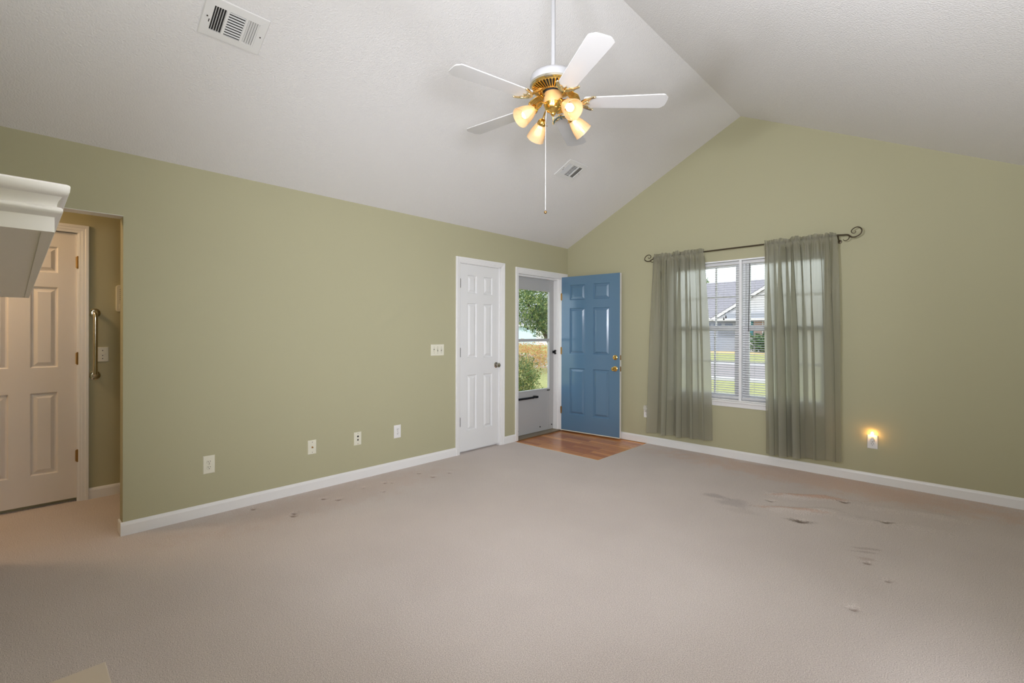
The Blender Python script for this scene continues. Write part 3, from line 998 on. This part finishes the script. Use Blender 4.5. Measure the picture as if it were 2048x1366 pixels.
# night light outlet
outlet((3.334, 0, 0.360), BW, 'white outlet beside right curtain with the lit night light plugged in', 'white_plastic', 0.076, 0.122)
n = thing('night_light', (3.334, -0.0098, 0.383), 'small plug-in night light with its bulb glowing warm orange', 'night light')
MB().add([(-0.017, 0, -0.018), (0.017, 0, -0.018), (0.010, 0, 0.020), (-0.010, 0, 0.020), (-0.015, -0.024, -0.014), (0.015, -0.024, -0.014), (0.008, -0.024, 0.020), (-0.008, -0.024, 0.020)],
         [(0, 1, 5, 4), (1, 2, 6, 5), (2, 3, 7, 6), (3, 0, 4, 7), (4, 5, 6, 7), (3, 2, 1, 0)]).build('plug_body', 'white_plastic', n, bevel=0.003)
MB().lathe([(0.007, 0.018), (0.007, 0.026), (0.0065, 0.028)], 14, Matrix.Translation((0, -0.014, 0))).build('bulb_socket', 'ivory_plastic', n)
MB().lathe([(0.006, 0.028), (0.010, 0.036), (0.0115, 0.046), (0.009, 0.058), (0.004, 0.066), (0.0005, 0.068)], 16, Matrix.Translation((0, -0.014, 0))).build('bulb', 'night_bulb', n, smooth=True)
# hall wall: switch plate, door chime, grab bar (facing +x)
c = thing('hall_switch', (HX, -4.716, 1.127), 'ivory switch plate on hall wall beside the chrome grab bar', 'light switch', LW)
plate(c, 0.072, 0.118, 'ivory_plastic')
for z in (0.032, -0.008, -0.032):
    MB().box(-0.006, 0.0, -0.008, -0.005, z - 0.003, z + 0.003).build('switch_dot', 'dark_slot', c)
MB().box(-0.016, 0.016, -0.0085, -0.005, 0.0, 0.014).build('rocker', 'ivory_plastic', c, bevel=0.001)
c = thing('door_chime', (HX, -4.592, 1.575), 'ivory slotted unit hung high on hall wall, partly hidden by the wall edge', 'door chime', LW)
m = MB()
pts = []
for (sx, sz) in ((1, 1), (-1, 1), (-1, -1), (1, -1)):
    for k in range(5):
        a = math.atan2(sz, sx) - PI / 4 + PI / 2 * k / 4
        pts.append((sx * (0.048 - 0.02) + 0.02 * math.cos(a), sz * (0.108 - 0.02) + 0.02 * math.sin(a)))
m.prism(pts, -0.03, 0)
m.build('chime_body', 'ivory_plastic', c, bevel=0.004)
sv = MB()
for k in range(6):
    sv.box(-0.024, 0.024, -0.0315, -0.029, 0.072 - k * 0.016 - 0.0035, 0.072 - k * 0.016 + 0.0035)
sv.build('speaker_slots', 'dark_slot', c)
MB().box(-0.028, 0.028, -0.034, -0.029, -0.085, -0.045).build('cradle', 'ivory_plastic', c, bevel=0.004)
gbx = thing('grab_bar', (HX, -4.766, 1.21), 'polished vertical grab bar mounted on hall wall beside the door casing', 'grab bar', LW)
path = spline([(0, -0.006, 0.245), (0, -0.022, 0.249), (0, -0.040, 0.240), (0, -0.048, 0.215), (0, -0.048, 0.12), (0, -0.048, 0.0), (0, -0.048, -0.12), (0, -0.048, -0.215), (0, -0.040, -0.240), (0, -0.022, -0.249), (0, -0.006, -0.245)], 5)
MB().tube(path, 0.0155, 16).build('bar', 'chrome', gbx, smooth=True)
for z in (0.245, -0.245):
    f = MB().lathe([(0.036, 0), (0.036, 0.004), (0.031, 0.008), (0.018, 0.010), (0.001, 0.010)], 24, Matrix.Translation((0, 0, z)) @ Matrix.Rotation(PI / 2, 4, 'X')).build('flange', 'chrome', gbx, smooth=True)
    for a in (0.3, 2.4, 4.5):
        MB().lathe([(0.004, 0), (0.004, 0.0015), (0.0005, 0.0015)], 8, Matrix.Translation((0.027 * math.cos(a), -0.008, z + 0.027 * math.sin(a))) @ Matrix.Rotation(PI / 2, 4, 'X')).build('flange_screw', 'dark_slot', f)
# hall ceiling lamp (out of view, lights the hall)
hl = thing('hall_lamp', (-0.60, -5.85, 2.44), 'round ceiling lamp in the side hall', 'ceiling lamp')
MB().lathe([(0.13, 0), (0.13, -0.02), (0.001, -0.02)], 24).build('lamp_base', 'white_plastic', hl)
MB().lathe([(0.12, -0.02), (0.115, -0.05), (0.08, -0.08), (0.001, -0.09)], 24).build('lamp_globe', 'hall_bulb', hl, smooth=True)

# ------------------------------------------------------------------ ceiling registers. local x along world y, local y up the slope, faces -z
def vent(yc, xc, label):
    root = thing('ceiling_vent', (xc, yc, H + SL * xc - 0.001), label, 'vent', 0)
    th = math.atan(SL)
    ex, ey = Vector((0, 1, 0)), Vector((math.cos(th), 0, math.sin(th)))
    ez = ex.cross(ey)            # into the ceiling or down
    down = Vector((math.sin(th), 0, -math.cos(th)))
    R = Matrix((ex, ey, down)).transposed()      # local z = out of the ceiling
    root.rotation_mode = 'QUATERNION'
    root.rotation_quaternion = R.to_quaternion() if R.determinant() > 0 else Matrix((-ex, ey, down)).transposed().to_quaternion()
    flip = 1 if R.determinant() > 0 else -1
    Wv, Hv = 0.302, 0.232
    ix, iy = 0.108, 0.072
    f = MB()
    o1 = [(-Wv / 2, -Hv / 2), (Wv / 2, -Hv / 2), (Wv / 2, Hv / 2), (-Wv / 2, Hv / 2)]
    i1 = [(-ix, -iy), (ix, -iy), (ix, iy), (-ix, iy)]
    vs = [(p[0], p[1], 0.001) for p in o1] + [(p[0] * 0.975, p[1] * 0.965, 0.007) for p in o1] + [(p[0], p[1], 0.009) for p in i1] + [(p[0], p[1], 0.001) for p in i1]
    fs = []
    for r_ in range(3):
        for q in range(4):
            fs.append((r_ * 4 + q, r_ * 4 + (q + 1) % 4, r_ * 4 + 4 + (q + 1) % 4, r_ * 4 + 4 + q))
    f.add(vs, fs)
    for u in (-0.045, 0.045):
        f.box(u * flip - 0.006, u * flip + 0.006, -iy, iy, 0.001, 0.009)
    f.build('vent_frame', 'vent_white', root)
    MB().box(-ix, ix, -iy, iy, 0.0004, 0.0012).build('duct_opening', 'duct_dark', root)
    # three banks of louvres
    a = MB()
    for i in range(5):
        u = (-0.099 + i * 0.0115) * flip
        a.box(u - 0.0009, u + 0.0009, -iy, iy, 0.0012, 0.0088)
    a.build('louvre', 'vent_white', root)
    b = MB()
    for i in range(9):
        v = -iy + 0.010 + i * 0.0155
        b.add([(-0.039, v, 0.0085), (0.039, v, 0.0085), (0.039, v + 0.0045, 0.0015), (-0.039, v + 0.0045, 0.0015)], [(0, 1, 2, 3)])
    b.build('louvre', 'vent_white', root)
    c = MB()
    for i in range(5):
        u = (0.052 + i * 0.0115) * flip
        w_ = 0.0113 * flip
        c.add([(u, -iy, 0.0080), (u, iy, 0.0080), (u + w_, iy, 0.0035), (u + w_, -iy, 0.0035)], [(0, 1, 2, 3)])
    c.build('louvre', 'vent_white', root)
    for u in (-0.128, 0.128):
        MB().lathe([(0.004, 0.008), (0.004, 0.0095), (0.0005, 0.010)], 8, Matrix.Translation((u, 0, 0))).build('screw', 'hinge_bronze', root)
    MB().box(-0.117 * flip - 0.002, -0.117 * flip + 0.002, -0.03, -0.012, 0.007, 0.0095).build('damper_lever', 'dark_slot', root)
    return root
vent(-4.377, 1.032, 'white ceiling vent nearest the camera, high above the long wall')
vent(-1.303, 1.018, 'white ceiling vent farther off, near the corner over the front door')

# ------------------------------------------------------------------ ceiling fan
FX, FY = XR, -3.111
fan = thing('ceiling_fan', (FX, FY, ZR - 0.01), 'white five-blade ceiling fan with brass fittings and four lit glass shades, hanging from the ridge', 'ceiling fan')
def fz(z):
    return z - (ZR - 0.01)
TZ = lambda z: Matrix.Translation((0, 0, fz(z)))
MB().lathe([(0.065, fz(3.558) - 0.012), (0.066, fz(3.52)), (0.05, fz(3.48)), (0.025, fz(3.455)), (0.012, fz(3.45))], 28).build('canopy', 'fan_white', fan, smooth=True)
MB().lathe([(0.0125, fz(3.46)), (0.0125, fz(2.76))], 16).build('downrod', 'fan_white', fan, smooth=True)
MB().lathe([(0.02, fz(2.775)), (0.03, fz(2.758)), (0.10, fz(2.757)), (0.122, fz(2.750)), (0.129, fz(2.735)), (0.129, fz(2.705)), (0.120, fz(2.702))], 48).build('motor_housing', 'fan_white', fan, smooth=50)
MB().lathe([(0.120, fz(2.704)), (0.1315, fz(2.703)), (0.1315, fz(2.692)), (0.124, fz(2.688)), (0.10, fz(2.690))], 48).build('trim_band', 'chrome', fan, smooth=50)
vm = MB().lathe([(0.124, fz(2.690)), (0.118, fz(2.682)), (0.114, fz(2.682))], 48, close=False)
vm.lathe([(0.070, fz(2.664)), (0.062, fz(2.660)), (0.055, fz(2.664))], 48, close=False)
for k in range(40):
    a = 2 * PI * k / 40
    m = MB().add([(0.064, -0.0026, fz(2.664)), (0.118, -0.0048, fz(2.684)), (0.118, 0.0048, fz(2.684)), (0.064, 0.0026, fz(2.664)),
                  (0.064, -0.0022, fz(2.659)), (0.118, -0.004, fz(2.678)), (0.118, 0.004, fz(2.678)), (0.064, 0.0022, fz(2.659))],
                 [(0, 1, 2, 3), (4, 7, 6, 5), (0, 4, 5, 1), (1, 5, 6, 2), (2, 6, 7, 3), (3, 7, 4, 0)]).xf(Matrix.Rotation(a, 4, 'Z'))
    vm.add(m.v, m.f)
vm.build('vent_ring', 'brass', fan, smooth=30)
MB().lathe([(0.118, fz(2.694)), (0.058, fz(2.672)), (0.045, fz(2.645)), (0.001, fz(2.645))], 32, close=False).build('motor_core', 'duct_dark', fan)
sh = MB().lathe([(0.044, fz(2.660)), (0.051, fz(2.653)), (0.052, fz(2.60)), (0.050, fz(2.596))], 40).build('switch_housing', 'tan_housing', fan, smooth=50)
MB().lathe([(0.004, 0), (0.004, 0.002), (0.0005, 0.002)], 8, Matrix.Rotation(math.radians(-118), 4, 'Z') @ Matrix.Translation((0.0515, 0, fz(2.635))) @ Matrix.Rotation(PI / 2, 4, 'Y')).build('screw', 'hinge_bronze', sh)
MB().lathe([(0.050, fz(2.598)), (0.053, fz(2.594)), (0.050, fz(2.585)), (0.044, fz(2.566)), (0.034, fz(2.556)), (0.020, fz(2.552)), (0.014, fz(2.546)), (0.015, fz(2.540)), (0.010, fz(2.534)), (0.005, fz(2.528)), (0.0005, fz(2.526))], 36).build('light_fitter', 'brass', fan, smooth=50)
# blades
ZBL, RT = 2.600, 0.632
def blade_outline():
    r0, r1, w0, w1 = 0.175, RT, 0.050, 0.066
    up = []
    for i in range(13):
        u = i / 12
        x = r0 + (r1 - 0.055 - r0) * u
        up.append((x, w0 + (w1 - w0) * u))
    # ogee corners and a straight end
    tip = [(r1 - 0.030, w1), (r1 - 0.023, w1 - 0.002), (r1 - 0.016, w1 - 0.009), (r1 - 0.009, w1 - 0.019), (r1 - 0.004, w1 - 0.025), (r1 - 0.001, w1 - 0.031), (r1, w1 - 0.040)]
    half = [(r0 - 0.006, w0 - 0.012)] + up + tip
    return half + [(x, -y) for x, y in half[::-1]]
out = blade_outline()
for k in range(5):
    a = math.radians(-30.9 + 72 * k)
    bl = empty('blade', (0, 0, fz(ZBL)))
    bl.parent = fan
    me = MB().prism(out, 0.0, 0.006, 'z')
    pitch = Matrix.Rotation(a, 4, 'Z') @ Matrix.Rotation(math.radians(-5), 4, 'X')
    bpy.data.objects.remove(bl)
    bo = me.xf(Matrix.Translation((0, 0, fz(ZBL))) @ pitch).build('blade', 'blade_white', fan, bevel=0.0015)
    # ornate crescent iron under the blade root
    ir = MB()
    tt = [-1 + 2 * i / 28 for i in range(29)]
    def crescent(x_in, x_out, w_in, w_out, z0_, z1_):
        ir.prism([(0.158 + x_out * abs(t_) ** 1.8, w_out * t_) for t_ in tt] + [(0.147 + x_in * abs(t_) ** 1.9, w_in * t_) for t_ in tt[::-1]], z0_, z1_, 'z')
    crescent(0.072, 0.066, 0.067, 0.056, -0.008, -0.0005)
    for sg in (-1, 1):
        ir.tube(spline([(0.158, sg * 0.006, -0.004), (0.176, sg * 0.008, -0.005), (0.186, sg * 0.018, -0.005), (0.179, sg * 0.028, -0.005), (0.170, sg * 0.024, -0.005)], 5), 0.0032, 6)
        ir.tube(spline([(0.184, sg * 0.016, -0.005), (0.196, sg * 0.024, -0.005), (0.202, sg * 0.040, -0.005), (0.222, sg * 0.056, -0.004)], 5), 0.0032, 6)
        ir.sphere((0.226, sg * 0.060, -0.004), 0.006, 10, 6)
    ir.prism([(0.150, -0.008), (0.190, -0.004), (0.205, 0), (0.190, 0.004), (0.150, 0.008)], -0.007, -0.001, 'z')
    ir.xf(Matrix.Translation((0, 0, fz(ZBL))) @ pitch)
    # fluted shell that carries the iron from the motor
    sv_, sf_ = [], []
    nu, nv = 8, 57
    for side in (0, 1):
        for i in range(nu + 1):
            u_ = i / nu
            rr_ = 0.070 + 0.082 * u_
            hw2 = 0.013 + 0.040 * math.sin(min(1, u_ * 1.15) * PI / 2) * (1 - 0.12 * u_)
            zc = fz(2.668) - 0.060 * u_ ** 0.8
            for q in range(nv):
                v_ = -1 + 2 * q / (nv - 1)
                sv_.append((rr_ - 0.016 * v_ * v_ * u_, hw2 * v_, zc + 0.012 * v_ * v_ * u_ - 0.0026 * u_ * math.cos(v_ * PI * 7) + side * 0.003))
    n1_ = (nu + 1) * nv
    for side in (0, 1):
        for i in range(nu):
            for q in range(nv - 1):
                sf_.append(tuple(side * n1_ + e for e in (i * nv + q, i * nv + q + 1, (i + 1) * nv + q + 1, (i + 1) * nv + q)))
    for i in range(nu):
        for q in (0, nv - 1):
            sf_.append((i * nv + q, (i + 1) * nv + q, n1_ + (i + 1) * nv + q, n1_ + i * nv + q))
    for q in range(nv - 1):
        for i in (0, nu):
            sf_.append((i * nv + q, i * nv + q + 1, n1_ + i * nv + q + 1, n1_ + i * nv + q))
    arm = MB().add(sv_, sf_).xf(Matrix.Rotation(a, 4, 'Z'))
    arm.build('blade_arm', 'brass', fan, smooth=60)
    ir.build('blade_iron', 'pale_brass', bo, smooth=40)
# four lamps
AX = Vector((math.sin(_yaw), math.cos(_yaw), 0))
RXv = Vector((math.cos(_yaw), -math.sin(_yaw), 0))
dirs = [RXv * 0.078 - AX * 0.16]
base_a = math.atan2(dirs[0].y, dirs[0].x)
for k in range(4):
    a = base_a + k * PI / 2
    d = Vector((math.cos(a), math.sin(a), 0))
    ax = (d * math.sin(math.radians(52)) + Vector((0, 0, -math.cos(math.radians(52))))).normalized()
    neck = d * 0.116 + Vector((0, 0, fz(2.548)))
    armm = MB().tube(spline([d * 0.040 + Vector((0, 0, fz(2.584))), d * 0.075 + Vector((0, 0, fz(2.592))), d * 0.100 + Vector((0, 0, fz(2.574))), neck], 5), 0.0055, 10)
    Mx = Matrix.Translation(neck) @ ax.to_track_quat('Z', 'X').to_matrix().to_4x4()
    armm.lathe([(0.010, -0.012), (0.020, -0.004), (0.026, 0.006), (0.0265, 0.022), (0.022, 0.026)], 24, Mx)
    for q in range(3):
        t_ = q * 2 * PI / 3
        armm.tube([Mx @ Vector((0.026 * math.cos(t_), 0.026 * math.sin(t_), 0.016)), Mx @ Vector((0.037 * math.cos(t_), 0.037 * math.sin(t_), 0.016))], 0.002, 6)
    ao = armm.build('lamp_arm', 'brass', fan, smooth=45)
    # ribbed bell shade
    prof = [(0.0225, 0.012), (0.026, 0.020), (0.033, 0.036), (0.040, 0.056), (0.046, 0.078), (0.050, 0.098), (0.053, 0.112), (0.0545, 0.116), (0.052, 0.1165), (0.049, 0.098), (0.044, 0.076), (0.038, 0.054), (0.031, 0.036)]
    seg = 72
    vs, fs = [], []
    for i, (r_, z_) in enumerate(prof):
        for q in range(seg):
            t_ = 2 * PI * q / seg
            rr = r_ * (1 + (0.018 if i < 6 else 0.0) * math.cos(t_ * 24))
            vs.append(tuple(Mx @ Vector((rr * math.cos(t_), rr * math.sin(t_), z_))))
    for i in range(len(prof) - 1):
        for q in range(seg):
            fs.append((i * seg + q, i * seg + (q + 1) % seg, (i + 1) * seg + (q + 1) % seg, (i + 1) * seg + q))
    MB().add(vs, fs).build('lamp_shade', 'shade_glass', ao, smooth=60)
    MB().lathe([(0.009, 0.022), (0.013, 0.036), (0.019, 0.056), (0.022, 0.072), (0.019, 0.086), (0.010, 0.094), (0.0005, 0.096)], 20, Mx).build('bulb', 'fan_bulb', ao, smooth=True)
MB().tube([(0, 0, fz(2.528)), (0, 0, fz(2.478))], 0.0012, 6).build('pull_chain', 'brass', fan)
po = RXv * -0.041
pc = MB().tube([po * 0.9 + Vector((0, 0, fz(2.57))), po + Vector((0, 0, fz(2.50))), po + Vector((0, 0, fz(2.0)))], 0.0013, 6).build('pull_cord', 'white_plastic', fan)
MB().sphere(po + Vector((0, 0, fz(1.988))), 0.0085, 14, 8).build('cord_ball', 'hinge_brass', pc, smooth=True)

# ------------------------------------------------------------------ mantel and hearth
YF = -5.149                         # front edge of the mantel shelf
mx0, mx1 = 1.50, 3.129
mantel = thing('mantel_shelf', ((mx0 + mx1) / 2, YB, 1.40), 'white moulded mantel shelf jutting in at the left edge of the view', 'mantel')
def ml(m):
    return m.xf(Matrix.Translation((-(mx0 + mx1) / 2, -YB, -1.40)))
def ring(m, prof, wall=YB):
    """sweep (inset, z) profile round left end, front and right end of the shelf"""
    rows = []
    for (ins, z) in prof:
        rows.append([(mx0 + ins, wall, z), (mx0 + ins, YF - ins, z), (mx1 - ins, YF - ins, z), (mx1 - ins, wall, z)])
    n = len(rows)
    vs = [p for r_ in rows for p in r_]
    fs = []
    for i in range(n - 1):
        for q in range(3):
            fs.append((i * 4 + q, i * 4 + q + 1, i * 4 + 5 + q, i * 4 + 4 + q))
    m.add(vs, fs)
top = MB()
ring(top, [(0.012, 1.4835), (0.003, 1.4832), (0.0, 1.4815), (-0.0005, 1.480), (0.0, 1.474), (0.002, 1.470), (0.006, 1.4685)])
top.add([(mx0 + 0.012, YB, 1.4835), (mx1 - 0.012, YB, 1.4835), (mx1 - 0.012, YF - 0.012, 1.4835), (mx0 + 0.012, YF - 0.012, 1.4835)], [(0, 1, 2, 3)])
ml(top).build('shelf_top', 'mantel_paint', mantel, smooth=50)
mo = MB()
ring(mo, [(0.006, 1.4685), (0.0075, 1.4665), (0.0095, 1.463), (0.0105, 1.459), (0.0105, 1.4565), (0.007, 1.4555), (0.0055, 1.4535), (0.0055, 1.4505), (0.008, 1.448), (0.0115, 1.4455), (0.0125, 1.444)])
ml(mo).build('crown_moulding', 'mantel_paint', mantel, smooth=60)
fa = MB()
ring(fa, [(0.0125, 1.444), (0.0125, 1.4265), (0.0235, 1.4265), (0.0235, 1.438)])
fa.add([(mx0 + 0.0235, YB, 1.4285), (mx1 - 0.0235, YB, 1.4285), (mx1 - 0.0235, YF - 0.0235, 1.4285), (mx0 + 0.0235, YF - 0.0235, 1.4285)], [(0, 1, 2, 3)])
fa.box(mx0 + 0.024, mx1 - 0.024, YB, YB + 0.135, 1.4262, 1.4285)
ml(fa).build('fascia_board', 'mantel_paint', mantel)
he_ = MB().box(1.467, 3.10, YB, -4.948, 0, 0.016)
tag(he_.build('hearth_slab', 'hearth_tile', bevel=0.005), 'smooth beige hearth slab corner on the carpet at the bottom edge', 'hearth')

# ------------------------------------------------------------------ outdoors
GZ = -0.40
struct(MB().box(-120, 90, 0.6, 140, GZ - 0.3, GZ).box(-120, -1.9, -30, 0.6, GZ - 0.3, GZ).box(-1.9, 90, 0.14, 0.6, GZ - 0.3, GZ).build('lawn', 'lawn_grass'))
struct(MB().box(-120, 90, 13.2, 21.5, GZ, GZ + 0.02).build('street', 'asphalt'))
struct(MB().box(-120, 90, 21.5, 22.3, GZ, GZ + 0.08).box(-120, 90, 12.5, 13.2, GZ, GZ + 0.08).build('kerb_1', 'siding_grey'))
struct(MB().box(-0.5, WX + 0.5, 0.14, 0.75, 2.40, 2.48).build('shade_overhang_1', 'white_trim'))  # unseen overhang added to keep high sky light off the blind slats
struct(MB().box(-1.9, -0.115, -1.1, 0.14, GZ, -0.04).build('porch_slab', 'asphalt'))

def house(name, loc, label, wall, W_, D_, EV, RG, roof='roof_shingle'):
    root = thing(name, loc, label, 'house')
    MB().box(-W_ / 2, W_ / 2, 0, D_, 0, EV).build('walls', wall, root)
    ov = 0.4
    m = MB()
    k = (RG - EV) / (D_ / 2)
    m.prism([(-ov, EV - k * ov), (D_ / 2, RG), (D_ + ov, EV - k * ov), (D_ + ov, EV - k * ov + 0.2), (D_ / 2, RG + 0.2), (-ov, EV - k * ov + 0.2)], -W_ / 2 - ov, W_ / 2 + ov, 'x')
    m.build('roof', roof, root)
    MB().box(-W_ / 2 - ov, W_ / 2 + ov, -ov - 0.06, -ov, EV - k * ov - 0.05, EV - k * ov + 0.2).build('eave_board', 'white_trim', root)
    return root
hs = house('neighbor_house', (-9.0, 42.0, GZ), 'grey house with big shingle roof across the street, through the window blinds', 'siding_grey', 24, 12, 3.25, 7.1)
# front gable with white rakes, facing the street (local y negative = towards us)
gx, gw, ge, gp = 2.9, 6.95, 3.15, 7.35
m = MB().prism([(gx - gw, ge), (gx + gw, ge), (gx, gp)], -0.75, 3.0)
m.build('gable_wall', 'siding_grey', hs)
m = MB()
for sg in (-1, 1):
    m.prism([(gx + sg * (gw + 0.35), ge - 0.16), (gx, gp + 0.06), (gx, gp + 0.30), (gx + sg * (gw + 0.6), ge - 0.06)], -0.95, -0.74)
m.build('rake_board', 'white_trim', hs)
m = MB()
for sg in (-1, 1):
    m.prism([(gx + sg * (gw + 0.6), ge - 0.06), (gx, gp + 0.30), (gx, gp + 0.4), (gx + sg * (gw + 0.7), ge)], -0.9, 3.0)
m.build('gable_roof', 'roof_shingle', hs)
MB().box(gx - gw + 0.9, gx + gw, -1.25, -0.7, ge - 0.05, ge + 0.42).build('porch_roof', 'garage_blue', hs)
MB().box(gx - gw - 0.2, gx + gw, -1.3, -0.7, ge - 0.24, ge - 0.05).build('porch_beam', 'white_trim', hs)
ga = MB().box(-8.0, -2.6, -0.08, 0.0, 0, 2.86).build('garage_door', 'garage_blue', hs)
for i in range(5):
    MB().box(-7.8 + i * 1.05, -7.1 + i * 1.05, -0.12, -0.075, 2.28, 2.68).build('garage_window', 'window_dark', ga)
for sx in (-1.55, 1.35):
    MB().box(sx, sx + 0.45, -0.12, 0, 1.4, 2.88).build('shutter', 'shutter_teal', hs)
wn = MB().box(-1.0, 1.25, -0.1, 0, 1.4, 2.88).build('window', 'brick_tan', hs)
MB().box(-0.3, -0.22, -0.13, -0.09, 1.4, 2.88).box(0.45, 0.53, -0.13, -0.09, 1.4, 2.88).box(-1.0, 1.25, -0.13, -0.09, 2.1, 2.16).build('window_bars', 'white_trim', wn)
struct(MB().box(-18.8, -12.6, 22.3, 41.9, GZ, GZ + 0.03).build('driveway', 'asphalt'))
struct(MB().box(-13.0, 4.0, 36, 41.9, GZ, GZ + 0.035).build('mulch_bed', 'straw'))
h2 = house('pale_house', (-43.0, 46.0, GZ), 'pale blue house far behind the tree, through the storm door glass', 'siding_blue', 14, 9, 2.9, 5.0)
MB().box(3.0, 6.6, -0.1, 0, 0, 2.3).build('garage_door', 'white_trim', h2)

def foliage(root, name, centre, rad, n, size, mat, seed, droop=0.0, hollow=0.35):
    r = np.random.default_rng(seed)
    d = r.normal(size=(n, 3))
    d /= np.linalg.norm(d, axis=1)[:, None]
    rr = hollow + (1 - hollow) * r.random(n) ** 0.6
    lump = 1 + 0.22 * np.sin(d[:, 0] * 5 + seed) * np.cos(d[:, 1] * 6 + 1) + 0.15 * np.sin(d[:, 2] * 9 + d[:, 0] * 7)
    p = np.array(centre) + d * (rr * lump)[:, None] * np.array(rad)
    ax = r.normal(size=(n, 3)) + np.array([0, 0, -droop])
    ax /= np.linalg.norm(ax, axis=1)[:, None]
    b = np.cross(ax, r.normal(size=(n, 3)))
    b /= np.linalg.norm(b, axis=1)[:, None]
    s = size * (0.6 + 0.8 * r.random(n))[:, None]
    q = np.stack([p - ax * s, p + b * s * 0.36, p + ax * s, p - b * s * 0.36], 1).reshape(-1, 3)
    m = MB()
    m.v = [tuple(x) for x in q.tolist()]
    m.f = [(4 * i, 4 * i + 1, 4 * i + 2, 4 * i + 3) for i in range(n)]
    o = m.build(name, mat, root)
    return o
def plant(name, loc, label, cat, parts, stems, stem_r):
    root = thing(name, loc, label, cat)
    for i, (c, rd, n_, sz, mt, dr) in enumerate(parts):
        foliage(root, 'foliage', c, rd, n_, sz, mt, i * 7 + int(abs(loc[0]) * 3), dr)
    m = MB()
    for st in stems:
        m.tube(spline(st, 4), [stem_r * (1 - 0.6 * k / (4 * (len(st) - 1))) for k in range(4 * (len(st) - 1) + 1)], 7)
    m.build('trunk' if cat == 'tree' else 'stems', 'bark', root, smooth=True)
    return root
plant('yard_tree', (-8.9, 10.6, GZ), 'leafy green tree filling the upper pane of the storm door', 'tree',
      [((0, 0, 3.3), (1.95, 1.95, 1.7), 26000, 0.054, 'tree_leaves', 0.8), ((0.6, 0.6, 2.3), (1.5, 1.5, 0.85), 12000, 0.052, 'tree_leaves', 0.8)],
      [[(0, 0, 0), (0.05, 0, 1.0), (-0.1, 0.1, 2.2), (0.1, 0.1, 3.6)], [(0, 0, 1.2), (0.5, 0.2, 2.2), (0.9, 0.5, 3.0)], [(0, 0, 1.3), (-0.5, -0.3, 2.3), (-0.9, -0.5, 3.1)]], 0.11)
plant('garden_bush', (-3.15, 2.40, GZ), 'green garden bush just outside, in lower pane of the storm door', 'bush',
      [((0, 0, 0.72), (0.52, 0.52, 0.55), 8000, 0.026, 'bush_leaves', 0.0)],
      [[(0.05, 0, 0), (0.1, 0.05, 0.5), (0.2, 0.2, 1.0)], [(-0.05, 0, 0), (-0.1, -0.1, 0.5), (-0.2, 0.1, 1.0)], [(0, 0.05, 0), (0.05, 0.2, 0.5), (0.1, 0.35, 0.9)]], 0.018)
plant('red_bush', (-5.1, 4.75, GZ), 'orange-red leaved bush standing behind the green bush outside', 'bush',
      [((0, 0, 1.04), (0.95, 0.95, 0.44), 8000, 0.026, 'red_leaves', 0.0)],
      [[(0.05, 0, 0), (0.1, 0.05, 0.6), (0.3, 0.2, 1.1)], [(-0.05, 0, 0), (-0.1, -0.1, 0.6), (-0.3, 0.1, 1.1)]], 0.02)
plant('house_shrub', (-8.2, 40.0, GZ), 'dark green shrub before the neighbor house, seen low through the right blind', 'bush',
      [((0, 0, 0.9), (1.7, 1.2, 0.9), 2500, 0.16, 'dark_leaves', 0.0)], [[(0, 0, 0), (0, 0, 0.4), (0.1, 0, 0.9)]], 0.05)
plant('distant_tree', (-24.6, 60.0, GZ), 'distant tree top above the neighbor roof at the left curtain edge', 'tree',
      [((0, 0, 8.2), (3.2, 3.2, 2.6), 3500, 0.32, 'tree_leaves', 0.2)], [[(0, 0, 0), (0, 0, 4), (0.2, 0, 8)]], 0.25)
